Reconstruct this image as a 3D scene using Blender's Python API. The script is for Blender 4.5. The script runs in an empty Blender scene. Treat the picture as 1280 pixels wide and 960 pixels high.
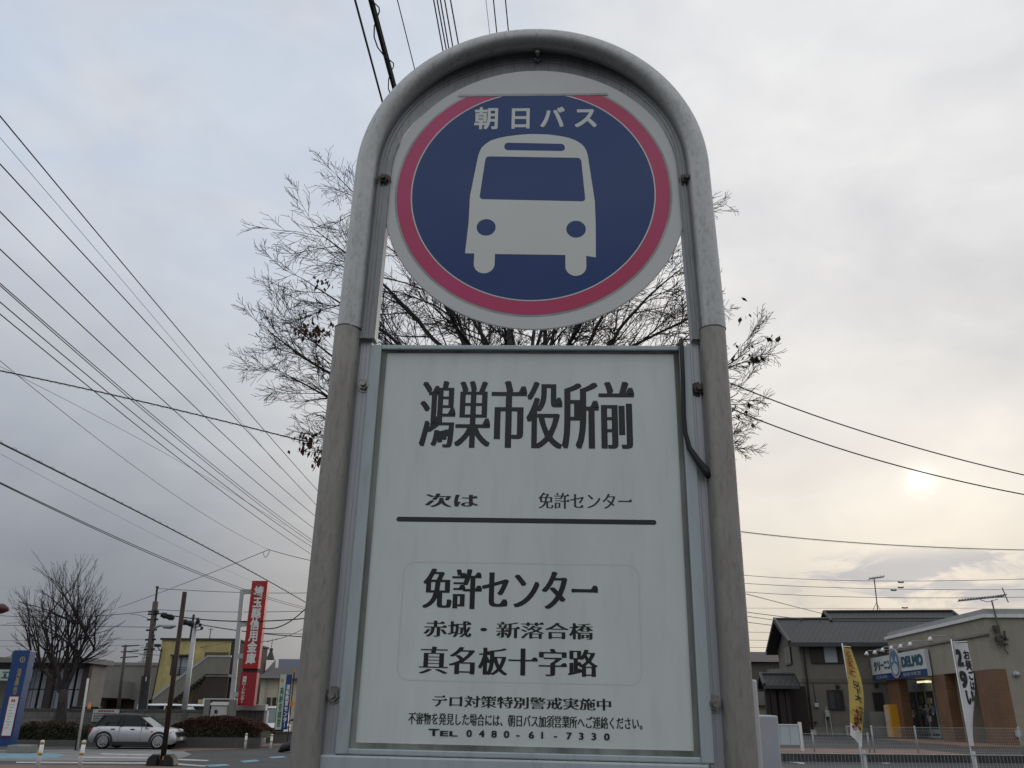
import bpy, bmesh, math, random
from mathutils import Vector, Matrix
from mathutils.geometry import interpolate_bezier
R = math.radians
S = bpy.context.scene
COL = S.collection
# ------------------------------------------------------------------ camera
FPX, CAMH = 1036.0, 1.6
PITCH, ROLL = math.atan(412/1036), R(0.5)
cam_d = bpy.data.cameras.new("Camera"); cam = bpy.data.objects.new("Camera", cam_d); COL.objects.link(cam)
cam_d.sensor_width = 36; cam_d.lens = FPX/1280*36; cam_d.clip_start = 0.05; cam_d.clip_end = 3000
cp, sp_, cr, sr = math.cos(PITCH), math.sin(PITCH), math.cos(ROLL), math.sin(ROLL)
FW = Vector((0, cp, sp_)); RT0 = Vector((1, 0, 0)); UP0 = Vector((0, -sp_, cp))
RT = RT0*cr + UP0*sr; UP = UP0*cr - RT0*sr
m = Matrix((RT, UP, -FW)).transposed().to_4x4(); m.translation = (0, 0, CAMH)
cam.matrix_world = m
S.camera = cam
# ------------------------------------------------------------------ world
wd = bpy.data.worlds.new("World"); S.world = wd; wd.use_nodes = True
nt = wd.node_tree; nt.nodes.clear()
def wn(t, **k):
    n = nt.nodes.new(t)
    for a, b in k.items(): setattr(n, a, b)
    return n
def lk(a, b): nt.links.new(a, b)
def setin(sock, v):
    if hasattr(v, 'is_output'): lk(v, sock)
    else: sock.default_value = v
def mth(op, a, b=None, c=None, clamp=False):
    n = wn('ShaderNodeMath', operation=op); n.use_clamp = clamp
    setin(n.inputs[0], a)
    if b is not None: setin(n.inputs[1], b)
    if c is not None: setin(n.inputs[2], c)
    return n.outputs[0]
def sstep(v, a, b):
    n = wn('ShaderNodeMapRange', interpolation_type='SMOOTHSTEP'); setin(n.inputs[0], v)
    n.inputs[1].default_value = a; n.inputs[2].default_value = b
    return n.outputs[0]
def ramp(v, pts):
    n = wn('ShaderNodeValToRGB'); setin(n.inputs[0], v)
    el = n.color_ramp.elements
    while len(el) < len(pts): el.new(0.5)
    for e, (p, c) in zip(el, pts): e.position = p; e.color = (*c, 1)
    return n.outputs[0]
def cmix(f, a, b, mode='MIX'):
    n = wn('ShaderNodeMix', data_type='RGBA', blend_type=mode); setin(n.inputs[0], f)
    setin(n.inputs[6], a); setin(n.inputs[7], b); return n.outputs[2]
SUN_EL, SUN_AZ = R(13.73), R(26.94)
SUND = Vector((0.44018, 0.86599, 0.23728))
tc = wn('ShaderNodeTexCoord'); DIR = tc.outputs['Generated']
sx = wn('ShaderNodeSeparateXYZ'); lk(DIR, sx.inputs[0])
dx, dy, dz = sx.outputs
dt = wn('ShaderNodeVectorMath', operation='DOT_PRODUCT'); lk(DIR, dt.inputs[0]); dt.inputs[1].default_value = SUND
s_ = dt.outputs['Value']
e_ = mth('MAXIMUM', dz, 0.0)
def noise(scale, detail, vec_scale=(1, 1, 1), off=(0, 0, 0), rough=.5, dist=0):
    mp = wn('ShaderNodeMapping'); lk(DIR, mp.inputs[0]); mp.inputs['Scale'].default_value = vec_scale; mp.inputs['Location'].default_value = off
    n = wn('ShaderNodeTexNoise'); lk(mp.outputs[0], n.inputs['Vector'])
    n.inputs['Scale'].default_value = scale; n.inputs['Detail'].default_value = detail; n.inputs['Roughness'].default_value = rough
    n.inputs['Distortion'].default_value = dist
    return n.outputs['Fac']
D = ramp(e_, [(0, (.175, .184, .202)), (.06, (.206, .218, .240)), (.16, (.285, .305, .338)), (.31, (.41, .445, .49)), (.45, (.56, .59, .63)), (.62, (.63, .665, .71)), (1, (.6, .63, .68))])
Sn = ramp(e_, [(0, (.50, .465, .42)), (.08, (.57, .535, .475)), (.14, (.63, .59, .525)), (.22, (.72, .69, .63)), (.35, (.68, .675, .66)), (.5, (.75, .75, .745)), (.7, (.72, .73, .735)), (1, (.66, .68, .7))])
t_ = sstep(s_, .60, .99)
sky = cmix(t_, D, Sn)
n1 = noise(3.2, 5, (1, 1, 1.6), (.3, .1, 0), .5, .4)
sky = cmix(1.0, sky, ramp(n1, [(.25, (.83, .845, .87)), (.5, (1, 1, 1)), (.75, (1.12, 1.11, 1.09))]), 'MULTIPLY')
n2 = noise(2.3, 4, (1, 1, 1.3), (2.1, .7, .4), .5, .3)
blue = mth('MULTIPLY', sstep(n2, .50, .66), mth('MULTIPLY', sstep(e_, .35, .62), mth('SUBTRACT', 1.0, t_)))
sky = cmix(mth('MULTIPLY', blue, .75), sky, (.49, .575, .69, 1))
bd = Vector((-.27, .66, .70)).normalized()
dt2 = wn('ShaderNodeVectorMath', operation='DOT_PRODUCT'); lk(DIR, dt2.inputs[0]); dt2.inputs[1].default_value = bd
gap = mth('MULTIPLY', sstep(dt2.outputs['Value'], .90, .985), sstep(noise(5.0, 5, (1, 1, 1.4), (.4, 1.3, .2), .55, .7), .36, .60))
sky = cmix(mth('MULTIPLY', gap, .42), sky, (.50, .60, .735, 1))   # a thin gap of blue at the upper left
# bank of grey cloud low down under the veiled sun
n3 = noise(9.0, 6, (1, 1, 3.0), (.62, .2, .05), .6, .6)
bank = mth('MULTIPLY', mth('MULTIPLY', sstep(e_, .075, .115), mth('SUBTRACT', 1.0, sstep(e_, .150, .178))), mth('MULTIPLY', sstep(dx, .27, .37), sstep(n3, .42, .55)))
sky = cmix(mth('MULTIPLY', bank, .85), sky, (.34, .365, .42, 1))
n4 = noise(9.0, 4, (1, 1, 2.2), (.1, .9, .33), .55, .6)
sky = cmix(1.0, sky, ramp(n4, [(.3, (.955, .955, .965)), (.7, (1.04, 1.04, 1.03))]), 'MULTIPLY')
core = mth('MULTIPLY', mth('POWER', mth('MAXIMUM', s_, 0.0), 9000.0), mth('MULTIPLY_ADD', noise(55, 3, (1, 1, 2.5), (0, 0, 0), .6, .8), .85, -.12))
halo = mth('MULTIPLY', mth('POWER', mth('MAXIMUM', s_, 0.0), 110.0), .055)
glow = cmix(1.0, (1.0, .95, .84, 1), mth('ADD', core, halo), 'MULTIPLY')
sky = cmix(1.0, sky, glow, 'ADD')
back = mth('MULTIPLY', sstep(mth('MULTIPLY', dy, -1.0), .15, .6), mth('SUBTRACT', 1.0, sstep(mth('MULTIPLY_ADD', noise(6, 3), .12, e_), .52, .62)))   # unseen low sky behind the camera, darkened to shape the plate's reflection
sky = cmix(mth('MULTIPLY', back, .30), sky, (.12, .13, .15, 1))
fr = sstep(mth('MULTIPLY', dy, -1.0), -.45, .25)  # unseen sky behind the camera, boosted to light the sign face and facades
sky = cmix(1.0, sky, cmix(fr, (.96, .95, .955, 1), (1.30, 1.265, 1.20, 1)), 'MULTIPLY')
ns = wn('ShaderNodeTexSky', sky_type='NISHITA', sun_disc=False); ns.sun_elevation = SUN_EL; ns.sun_rotation = SUN_AZ
nsv = cmix(1.0, ns.outputs[0], (.06, .06, .06, 1), 'MULTIPLY')
sky = cmix(.05, sky, nsv)
bg = wn('ShaderNodeBackground'); lk(sky, bg.inputs[0]); bg.inputs[1].default_value = 1.0
wo = wn('ShaderNodeOutputWorld'); lk(bg.outputs[0], wo.inputs[0])
# ------------------------------------------------------------------ sun behind cloud
sd = bpy.data.lights.new("Sun", 'SUN'); sd.energy = 0.5; sd.angle = R(14); sd.color = (1, .93, .8)
so = bpy.data.objects.new("Sun", sd); COL.objects.link(so)
so.rotation_euler = SUND.to_track_quat('Z', 'Y').to_euler(); so.location = (0, 0, 60)
vs = S.view_settings; vs.view_transform = 'Standard'; vs.look = 'None'; vs.gamma = 1; vs.use_curve_mapping = False; vs.exposure = 0.22
# ------------------------------------------------------------------ helpers
def ray(x, y): return RT*((x-640)/FPX) - UP*((y-480)/FPX) + FW
def at(x, y, Y):
    d = ray(x, y); d = d*(Y/d.y); return Vector((d.x, Y, d.z+CAMH))
def gr(x, y, z=0.0):
    d = ray(x, y); d = d*((z-CAMH)/d.z); return Vector((d.x, d.y, z))
def empty(name, loc, label=None, cat=None, group=None, rz=0.0):
    o = bpy.data.objects.new(name, None); COL.objects.link(o); o.location = loc; o.rotation_euler = (0, 0, rz)
    o.empty_display_size = .2
    if label: tag(o, label, cat, group)
    bpy.context.view_layer.update()
    return o
def tag(o, label=None, cat=None, group=None, kind=None):
    if label: o['label'] = label
    if cat: o['category'] = cat
    if group: o['group'] = group
    if kind: o['kind'] = kind
    return o
class MB:
    def __init__(s): s.v = []; s.f = []; s.m = []
    def add(s, vs, fs, mi=0):
        b = len(s.v); s.v += [tuple(v) for v in vs]; s.f += [tuple(i+b for i in f) for f in fs]; s.m += [mi]*len(fs); return s
    def box(s, a, b, mi=0):
        x0, y0, z0 = a; x1, y1, z1 = b
        return s.add([(x0, y0, z0), (x1, y0, z0), (x1, y1, z0), (x0, y1, z0), (x0, y0, z1), (x1, y0, z1), (x1, y1, z1), (x0, y1, z1)],
                     [(0, 3, 2, 1), (4, 5, 6, 7), (0, 1, 5, 4), (1, 2, 6, 5), (2, 3, 7, 6), (3, 0, 4, 7)], mi)
    def prism(s, poly, y0, y1, mi=0):            # polygon in x,z pushed along y
        n = len(poly); vs = [(x, y0, z) for x, z in poly]+[(x, y1, z) for x, z in poly]
        fs = [tuple(range(n)), tuple(range(2*n-1, n-1, -1))]+[(i, i+n, (i+1) % n+n, (i+1) % n) for i in range(n)]
        return s.add(vs, fs, mi)
    def slab(s, poly, z0, z1, mi=0):             # polygon in x,y pushed along z
        n = len(poly); vs = [(x, y, z0) for x, y in poly]+[(x, y, z1) for x, y in poly]
        fs = [tuple(range(n-1, -1, -1)), tuple(range(n, 2*n))]+[(i, (i+1) % n, (i+1) % n+n, i+n) for i in range(n)]
        return s.add(vs, fs, mi)
    def quad(s, pts, mi=0): return s.add(pts, [tuple(range(len(pts)))], mi)
    def tube(s, pts, rad, n=6, caps=True, mi=0, closed=False):
        pts = [Vector(p) for p in pts]; k = len(pts)
        if not hasattr(rad, '__len__'): rad = [rad]*k
        up = None; vs = []
        for i, p in enumerate(pts):
            t = (pts[min(i+1, k-1)]-pts[max(i-1, 0)])
            if t.length < 1e-9: t = Vector((0, 0, 1))
            t.normalize()
            if up is None: up = t.orthogonal().normalized()
            else:
                up = up-t*up.dot(t)
                up = up.normalized() if up.length > 1e-6 else t.orthogonal().normalized()
            w = t.cross(up)
            for j in range(n):
                a = 2*math.pi*j/n; vs.append(p+(up*math.cos(a)+w*math.sin(a))*rad[i])
        fs = [(i*n+j, i*n+(j+1) % n, (i+1)*n+(j+1) % n, (i+1)*n+j) for i in range(k-1) for j in range(n)]
        if caps: fs += [tuple(range(n-1, -1, -1)), tuple(range((k-1)*n, k*n))]
        return s.add(vs, fs, mi)
    def cyl(s, c, ax, r, h, n=20, r2=None, mi=0):
        c = Vector(c); ax = Vector(ax).normalized()
        return s.tube([c, c+ax*h], [r, r if r2 is None else r2], n, True, mi)
    def build(s, name, mats, parent=None, smooth=False, loc=None):
        me = bpy.data.meshes.new(name); me.from_pydata(s.v, [], s.f)
        if not isinstance(mats, (list, tuple)): mats = [mats]
        for mt in mats: me.materials.append(mt)
        if len(mats) > 1: me.polygons.foreach_set('material_index', s.m)
        if smooth: me.polygons.foreach_set('use_smooth', [True]*len(me.polygons))
        me.update()
        o = bpy.data.objects.new(name, me); COL.objects.link(o)
        if parent: o.parent = parent
        if loc: o.location = loc
        return o
def soften(o, w=.004, seg=2):
    b = o.modifiers.new('bevel', 'BEVEL'); b.width = w; b.segments = seg; b.limit_method = 'ANGLE'; b.angle_limit = R(40)
    return o
# ------------------------------------------------------------------ materials
def mat(name, col, rough=.7, metal=0, spec=.5, var=.12, scale=3.0, stretch=(1, 1, 1), col2=None, dirt=0.0, bump=0.0, bscale=40, detail=4, coat=0):
    mt = bpy.data.materials.new(name); mt.use_nodes = True; t = mt.node_tree; b = t.nodes['Principled BSDF']
    b.inputs['Roughness'].default_value = rough; b.inputs['Metallic'].default_value = metal
    b.inputs['Specular IOR Level'].default_value = spec; b.inputs['Coat Weight'].default_value = coat
    tcn = t.nodes.new('ShaderNodeTexCoord'); mp = t.nodes.new('ShaderNodeMapping'); mp.inputs['Scale'].default_value = stretch
    t.links.new(tcn.outputs['Object'], mp.inputs[0])
    nz = t.nodes.new('ShaderNodeTexNoise'); nz.inputs['Scale'].default_value = scale; nz.inputs['Detail'].default_value = detail; nz.inputs['Roughness'].default_value = .6
    t.links.new(mp.outputs[0], nz.inputs['Vector'])
    rp = t.nodes.new('ShaderNodeValToRGB'); c2 = col2 or tuple(c*(1-var) for c in col); c1 = tuple(min(1, c*(1+var)) for c in col) if col2 is None else col
    rp.color_ramp.elements[0].position = .32; rp.color_ramp.elements[0].color = (*c2, 1)
    rp.color_ramp.elements[1].position = .68; rp.color_ramp.elements[1].color = (*c1, 1)
    t.links.new(nz.outputs['Fac'], rp.inputs[0]); out = rp.outputs[0]
    if dirt:
        n2 = t.nodes.new('ShaderNodeTexNoise'); n2.inputs['Scale'].default_value = scale*5; n2.inputs['Detail'].default_value = 6
        t.links.new(mp.outputs[0], n2.inputs['Vector'])
        r2 = t.nodes.new('ShaderNodeValToRGB'); r2.color_ramp.elements[0].position = .5; r2.color_ramp.elements[1].position = .72
        t.links.new(n2.outputs['Fac'], r2.inputs[0])
        ml = t.nodes.new('ShaderNodeMath'); ml.operation = 'MULTIPLY'; ml.inputs[1].default_value = dirt; t.links.new(r2.outputs[0], ml.inputs[0])
        mx = t.nodes.new('ShaderNodeMix'); mx.data_type = 'RGBA'; t.links.new(ml.outputs[0], mx.inputs[0]); t.links.new(out, mx.inputs[6])
        mx.inputs[7].default_value = (.05, .045, .04, 1); out = mx.outputs[2]
    t.links.new(out, b.inputs['Base Color'])
    if bump:
        n3 = t.nodes.new('ShaderNodeTexNoise'); n3.inputs['Scale'].default_value = bscale; n3.inputs['Detail'].default_value = 5
        t.links.new(mp.outputs[0], n3.inputs['Vector'])
        bp = t.nodes.new('ShaderNodeBump'); bp.inputs['Strength'].default_value = bump; bp.inputs['Distance'].default_value = .02
        t.links.new(n3.outputs['Fac'], bp.inputs['Height']); t.links.new(bp.outputs[0], b.inputs['Normal'])
    return mt
def brickmat(name, c1, c2, mortar, sc, w=.5, h=.25, ms=.01, rough=.85, axis='XZ', off=.5):
    mt = bpy.data.materials.new(name); mt.use_nodes = True; t = mt.node_tree; b = t.nodes['Principled BSDF']; b.inputs['Roughness'].default_value = rough
    tcn = t.nodes.new('ShaderNodeTexCoord'); sp = t.nodes.new('ShaderNodeSeparateXYZ'); cb = t.nodes.new('ShaderNodeCombineXYZ')
    t.links.new(tcn.outputs['Object'], sp.inputs[0])
    for k, a in enumerate(axis): t.links.new(sp.outputs['XYZ'.index(a)], cb.inputs[k])
    br = t.nodes.new('ShaderNodeTexBrick'); t.links.new(cb.outputs[0], br.inputs['Vector'])
    br.offset = off
    br.inputs['Color1'].default_value = (*c1, 1); br.inputs['Color2'].default_value = (*c2, 1); br.inputs['Mortar'].default_value = (*mortar, 1)
    br.inputs['Scale'].default_value = sc; br.inputs['Brick Width'].default_value = w; br.inputs['Row Height'].default_value = h; br.inputs['Mortar Size'].default_value = ms
    nz = t.nodes.new('ShaderNodeTexNoise'); nz.inputs['Scale'].default_value = 1.2; nz.inputs['Detail'].default_value = 6; t.links.new(tcn.outputs['Object'], nz.inputs['Vector'])
    rp = t.nodes.new('ShaderNodeValToRGB'); rp.color_ramp.elements[0].position = .3; rp.color_ramp.elements[0].color = (.7, .7, .7, 1); rp.color_ramp.elements[1].position = .7
    t.links.new(nz.outputs['Fac'], rp.inputs[0])
    mx = t.nodes.new('ShaderNodeMix'); mx.data_type = 'RGBA'; mx.blend_type = 'MULTIPLY'; mx.inputs[0].default_value = 1
    t.links.new(br.outputs['Color'], mx.inputs[6]); t.links.new(rp.outputs[0], mx.inputs[7]); t.links.new(mx.outputs[2], b.inputs['Base Color'])
    return mt
def glassmat(name, col, rough=.05):
    return mat(name, col, rough, 0, .6, .2, 2.0)
M = {}
M['galv'] = mat('galvanised_steel', (.37, .372, .37), .38, .6, .5, .06, 9, (5, 5, 2.2), dirt=.28, bump=.05, bscale=60)
M['aged'] = mat('aged_aluminium', (.325, .305, .285), .5, .35, .5, col2=(.26, .242, .226), scale=10, stretch=(4, 4, 1.0), dirt=.28, bump=.08, bscale=90)
M['alu'] = mat('anodised_aluminium', (.44, .455, .48), .42, .5, .5, .07, 8, (10, 10, .6), dirt=.12)
M['alu_dark'] = mat('shade_toned_aluminium', (.25, .255, .265), .5, .4, .5, .10, 8, (8, 8, .8), dirt=.3)  # arch flange: shade under the pipe put into the base colour, plus dirt
M['frame'] = mat('painted_frame', (.42, .48, .50), .45, .1, .5, .06, 6, (3, 3, .7), dirt=.15)
M['seal'] = mat('dirty_seal', (.27, .295, .275), .7, 0, .3, col2=(.085, .09, .075), scale=22, stretch=(1, 1, .25))
M['panel'] = mat('acrylic_panel', (.64, .685, .665), .20, 0, .45, .055, 13, (1, 1, .2), dirt=.07)
M['plate'] = mat('white_plate', (.60, .60, .61), .4, 0, .4, .04, 6)
M['film_w'] = mat('white_film', (.62, .635, .61), .12, 0, .5, .02, 8)
M['film_b'] = mat('blue_film', (.002, .034, .165), .05, 0, .4, .06, 8)
M['film_p'] = mat('pink_film', (.52, .032, .165), .12, 0, .5, col2=(.47, .020, .095), scale=3)
M['tape'] = mat('yellowed_film_edge', (.42, .44, .41), .3, 0, .4, col2=(.26, .27, .24), scale=18, stretch=(1, 1, 1))
M['ink'] = mat('black_ink', (.014, .015, .018), .45, 0, .4, .1, 20)
M['ink2'] = mat('grey_ink', (.026, .027, .031), .5, 0, .4, .1, 20)
M['faint'] = mat('faded_red_line', (.60, .60, .58), .3, 0, .4, .03, 10)
M['bolt'] = mat('bolt_steel', (.30, .29, .28), .35, .9, .5, .3, 60)
M['rust'] = mat('rusty_bolt', (.10, .088, .078), .6, .6, .5, .3, 60)
M['rubber'] = mat('black_rubber', (.018, .018, .02), .55, 0, .4, .2, 20)
M['wire'] = mat('black_cable', (.02, .022, .025), .6, 0, .4, .1, 1)
M['wireg'] = mat('grey_cable', (.12, .125, .13), .6, 0, .4, .1, 1)
M['wirel'] = mat('pale_cable', (.42, .40, .34), .6, 0, .4, .1, 1)
M['bark'] = mat('dark_bark', (.042, .036, .034), .9, 0, .3, .35, 9, (1, 1, .4))
M['twig'] = mat('twig_bark', (.036, .030, .028), .9, 0, .3, .3, 4)
M['deadleaf'] = mat('dead_leaf', (.075, .038, .028), .8, 0, .3, .4, 6)
# ------------------------------------------------------------------ lettering
def glyph(ch):                                  # outline of one character of the built-in font, as polygons
    cu = bpy.data.curves.new('g', 'FONT'); cu.body = ch; cu.size = 1.0; cu.resolution_u = 4
    o = bpy.data.objects.new('g', cu); COL.objects.link(o)
    c2 = o.to_curve(bpy.context.evaluated_depsgraph_get(), apply_modifiers=False)
    out = []
    for s in c2.splines:
        if s.type != 'BEZIER': out.append([(p.co.x, p.co.y) for p in s.points]); continue
        bp = s.bezier_points; n = len(bp); pts = []
        for i in range(n):
            a, c = bp[i], bp[(i+1) % n]; d = c.co-a.co; L = d.length
            if L < 1e-6: continue
            off = lambda p: abs((p.x-a.co.x)*d.y-(p.y-a.co.y)*d.x)/L
            if off(a.handle_right) < .002 and off(c.handle_left) < .002: pts.append((a.co.x, a.co.y))
            else: pts += [(p.x, p.y) for p in interpolate_bezier(a.co, a.handle_right, c.handle_left, c.co, 5 if L > .12 else 4)[:-1]]
        out.append(pts)
    o.to_curve_clear(); bpy.data.objects.remove(o); bpy.data.curves.remove(cu)
    return out
def _inside(cs, x, y):
    c = False
    for s in cs:
        n = len(s)
        for i in range(n):
            (x1, y1), (x2, y2) = s[i], s[i-1]
            if (y1 > y) != (y2 > y) and x < (x2-x1)*(y-y1)/(y2-y1)+x1: c = not c
    return c
def serifs(cs):                                 # the triangles a Mincho face has at the right end of its thin strokes
    out = []
    for s in cs:
        n = len(s)
        for i in range(n):
            (x1, y1), (x2, y2) = s[i], s[(i+1) % n]
            if abs(x1-x2) < .012 and .04 < abs(y1-y2) < .095:
                xm, ym = (x1+x2)/2, (y1+y2)/2
                if not _inside(cs, xm+.012, ym) and _inside(cs, xm-.012, ym) and _inside(cs, xm-.14, ym):
                    yt = max(y1, y2)
                    if not _inside(cs, xm-.03, yt+.03): out.append([(xm-.155, yt-.02), (xm+.008, yt-.02), (xm-.006, yt+.03), (xm-.05, yt+.085)])
    return out
_cache = {}
def thinned(cs, dy):                            # draw the outline in vertically, so level strokes turn thin as in a Mincho face
    out = []
    for s in cs:
        n = len(s); area = sum(s[i-1][0]*s[i][1]-s[i][0]*s[i-1][1] for i in range(n)); big = max(range(n), key=lambda i: (s[i][0]-s[i-1][0])**2+(s[i][1]-s[i-1][1])**2)
        (x1, y1), (x2, y2) = s[big-1], s[big]; L = math.hypot(x2-x1, y2-y1); nx, ny = (y2-y1)/L, -(x2-x1)/L
        sg_ = -1 if _inside(cs, (x1+x2)/2+nx*.004, (y1+y2)/2+ny*.004) else 1
        q = []
        for i in range(n):
            (a, b), (c, d), (e, f) = s[i-1], s[i], s[(i+1) % n]
            l1, l2 = math.hypot(c-a, d-b) or 1, math.hypot(e-c, f-d) or 1; v1, v2 = -(c-a)/l1, -(e-c)/l2
            v = v1 if abs(v1) > abs(v2) else v2
            q.append((c, d-sg_*v*dy))
        out.append(q)
    return out
def glyph_mesh(ch, mincho):
    key = (ch, mincho)
    if key in _cache: return _cache[key]
    cu = bpy.data.curves.new('g', 'CURVE'); cu.dimensions = '2D'; cu.fill_mode = 'BOTH'
    cs = glyph(ch); full = cs
    if mincho and mincho is not True and ord(ch) > 0x2fff: cs = thinned(cs, mincho)
    for s in cs:
        sp = cu.splines.new('POLY'); sp.points.add(len(s)-1); sp.use_cyclic_u = True
        for p, (x, y) in zip(sp.points, s): p.co = (x, y, 0, 1)
    o = bpy.data.objects.new('g', cu); COL.objects.link(o)
    me = bpy.data.meshes.new_from_object(o.evaluated_get(bpy.context.evaluated_depsgraph_get()))
    vs = [(v.co.x, v.co.y) for v in me.vertices]; fs = [tuple(p.vertices) for p in me.polygons]
    bpy.data.objects.remove(o); bpy.data.curves.remove(cu); bpy.data.meshes.remove(me)
    if mincho and ord(ch) > 0x2fff:
        for q in serifs(cs):
            b = len(vs); vs += q; fs.append(tuple(range(b, b+len(q))))
    x0, x1 = min(p[0] for p in vs), max(p[0] for p in vs); y0, y1 = min(p[1] for p in vs), max(p[1] for p in vs)
    _cache[key] = (vs, fs, x0, x1, y0, y1); return _cache[key]
def lettering(text, x0, x1, z0, z1, y, mt, parent, name='lettering', mincho=False, bold=(0, 0), vertical=False, step=.00006, advance=None, rot=None):
    """Fill the box x0..x1, z0..z1 of the parent's local XZ plane with the text, printed at depth y (facing -Y)."""
    cells = []; pen = 0
    for i, ch in enumerate(text):
        if ch == ' ': pen += .5; continue
        g = glyph_mesh(ch, mincho)
        cjk = ord(ch) > 0x2e80 or ch == '・'
        if vertical:
            if ch == 'ー': pass
            cells.append((ch, 0, -pen)); pen += 1.0
        else:
            w = 1.0 if cjk else (g[3]-g[2]+.12)
            if advance: w = advance[i] if hasattr(advance, '__len__') else advance
            cells.append((ch, pen if cjk else pen-g[2]+.06, 0)); pen += w
    P = []; F = []; Q = []
    for ch, ox, oy in cells:
        vs, fs = glyph_mesh(ch, mincho)[:2]
        if vertical and ch == 'ー': vs = [(.5-(q[1]-.38), .38-(q[0]-.5)) for q in vs]; fs = [f[::-1] for f in fs]; vs = [(1-a, b) for a, b in vs]
        b = len(P); Q += [.82 if len(vs) > 88 else 1.0]*len(vs); P += [(ox+x, oy+yy) for x, yy in vs]; F += [tuple(i+b for i in f) for f in fs]
    bx, by = bold
    X0 = min(p[0] for p in P)-bx; X1 = max(p[0] for p in P)+bx; Y0 = min(p[1] for p in P)-by; Y1 = max(p[1] for p in P)+by
    sx_, sz_ = (x1-x0)/(X1-X0), (z1-z0)/(Y1-Y0)
    sh = [(0, 0)]
    if bx: sh += [(-bx, 0), (bx, 0)] + ([(-bx/2, 0), (bx/2, 0)] if bx > .028 else [])
    if by: sh += [(0, -by), (0, by)] + ([(-bx, -by), (bx, -by), (-bx, by), (bx, by)] if bx else [])
    mb = MB()
    for k, (a, b) in enumerate(sh):
        mb.add([(x0+(px+a*q_-X0)*sx_, y-k*step, z0+(py+b*q_-Y0)*sz_) for (px, py), q_ in zip(P, Q)], F)
    return mb.build(name, mt, parent)
def rrect(x0, x1, z0, z1, r, n=6):
    pts = []
    for cx, cz, a0 in ((x1-r, z1-r, 0), (x0+r, z1-r, 90), (x0+r, z0+r, 180), (x1-r, z0+r, 270)):
        for k in range(n+1):
            a = R(a0+90*k/n); pts.append((cx+r*math.cos(a), cz+r*math.sin(a)))
    return pts[::-1]
def flat(pts, y, mt, name, parent):
    mb = MB(); mb.quad([(x, y, z) for x, z in pts]); return mb.build(name, mt, parent)
def with_holes(outer, holes, y, mt, name, parent):
    cu = bpy.data.curves.new('g', 'CURVE'); cu.dimensions = '2D'; cu.fill_mode = 'BOTH'
    for s in [outer]+holes:
        sp = cu.splines.new('POLY'); sp.points.add(len(s)-1); sp.use_cyclic_u = True
        for p, (x, z) in zip(sp.points, s): p.co = (x, z, 0, 1)
    o = bpy.data.objects.new('g', cu); COL.objects.link(o)
    me = bpy.data.meshes.new_from_object(o.evaluated_get(bpy.context.evaluated_depsgraph_get()))
    mb = MB(); mb.add([(v.co.x, y, v.co.y) for v in me.vertices], [tuple(p.vertices) for p in me.polygons])
    bpy.data.objects.remove(o); bpy.data.curves.remove(cu); bpy.data.meshes.remove(me)
    return mb.build(name, mt, parent)
def circ(cx, cz, r, a0=0, a1=360, n=72):
    return [(cx+r*math.cos(R(a0+(a1-a0)*k/n)), cz+r*math.sin(R(a0+(a1-a0)*k/n))) for k in range(n + (0 if a1-a0 >= 360 else 1))]
def clipz(poly, zmax):                          # keep what lies below zmax
    out = []; n = len(poly)
    for i in range(n):
        a, b = poly[i], poly[(i+1) % n]
        if a[1] <= zmax: out.append(a)
        if (a[1] <= zmax) != (b[1] <= zmax):
            t = (zmax-a[1])/(b[1]-a[1]); out.append((a[0]+t*(b[0]-a[0]), zmax))
    return out
# ------------------------------------------------------------------ the bus stop sign
SR = Matrix.Rotation(R(-2.4687), 3, 'Z') @ Matrix.Rotation(R(.9543), 3, 'X') @ Matrix.Rotation(R(.7948), 3, 'Y')
sg = empty('bus_stop_sign', Vector((0, 1.0, 1.6)) - SR @ Vector((0, 0, 1.6)), 'grey arched pipe bus stop sign with round blue bus plate and white notice board', 'bus stop sign')
sg.rotation_euler = SR.to_euler('XYZ'); bpy.context.view_layer.update()
YP = -.013; KP = 1+YP                            # the pipe stands a little proud of the plate
PR = .0165*KP; AX, AR = .0154*KP, .2359*KP       # radius of the pipe, centre and radius of the arch
AZ, JZ = 1.6+.7206*KP, 1.6+.4718*KP              # height of the arch centre and of the joint to the lower posts
UL, UR = AX-AR, AX+AR
b = MB()
path = [(UL-.0029*(1-k/8), YP, JZ+(AZ-JZ)*k/8) for k in range(0, 8)] + [(AX+AR*math.cos(R(a)), YP, AZ+AR*math.sin(R(a))) for a in range(180, -1, -3)] + [(UR+.0060*(1-k/8), YP, JZ+(AZ-JZ)*k/8) for k in range(7, -1, -1)]
b.tube(path, PR, 32, False)
b.build('arch_pipe', M['galv'], sg, True)
# flange running inside the arch: a flat bar swept along the pipe, widest at the crown
b = MB()
def sweep(b, pts, nrm, w0, w1, y0, y1):
    vs = []
    for (x, z), (nx, nz), wa, wb, ya in zip(pts, nrm, w0, w1, y0):
        vs += [(x+nx*wa, ya, z+nz*wa), (x+nx*wb, ya, z+nz*wb), (x+nx*wb, y1, z+nz*wb), (x+nx*wa, y1, z+nz*wa)]
    k = len(pts); fs = [(i*4+j, i*4+(j+1) % 4, (i+1)*4+(j+1) % 4, (i+1)*4+j) for i in range(k-1) for j in range(4)]
    fs += [(3, 2, 1, 0), tuple(range(4*k-4, 4*k))]
    b.add(vs, fs)
aa = list(range(176, 3, -4))
pts = [(UL-.0029, 2.0535)]+[(UL, AZ)]+[(AX+AR*math.cos(R(a)), AZ+AR*math.sin(R(a))) for a in aa]+[(UR, AZ), (UR+.0060, 2.0535)]
nr = [(1, 0), (1, 0)]+[(-math.cos(R(a)), -math.sin(R(a))) for a in aa]+[(-1, 0), (-1, 0)]
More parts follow.
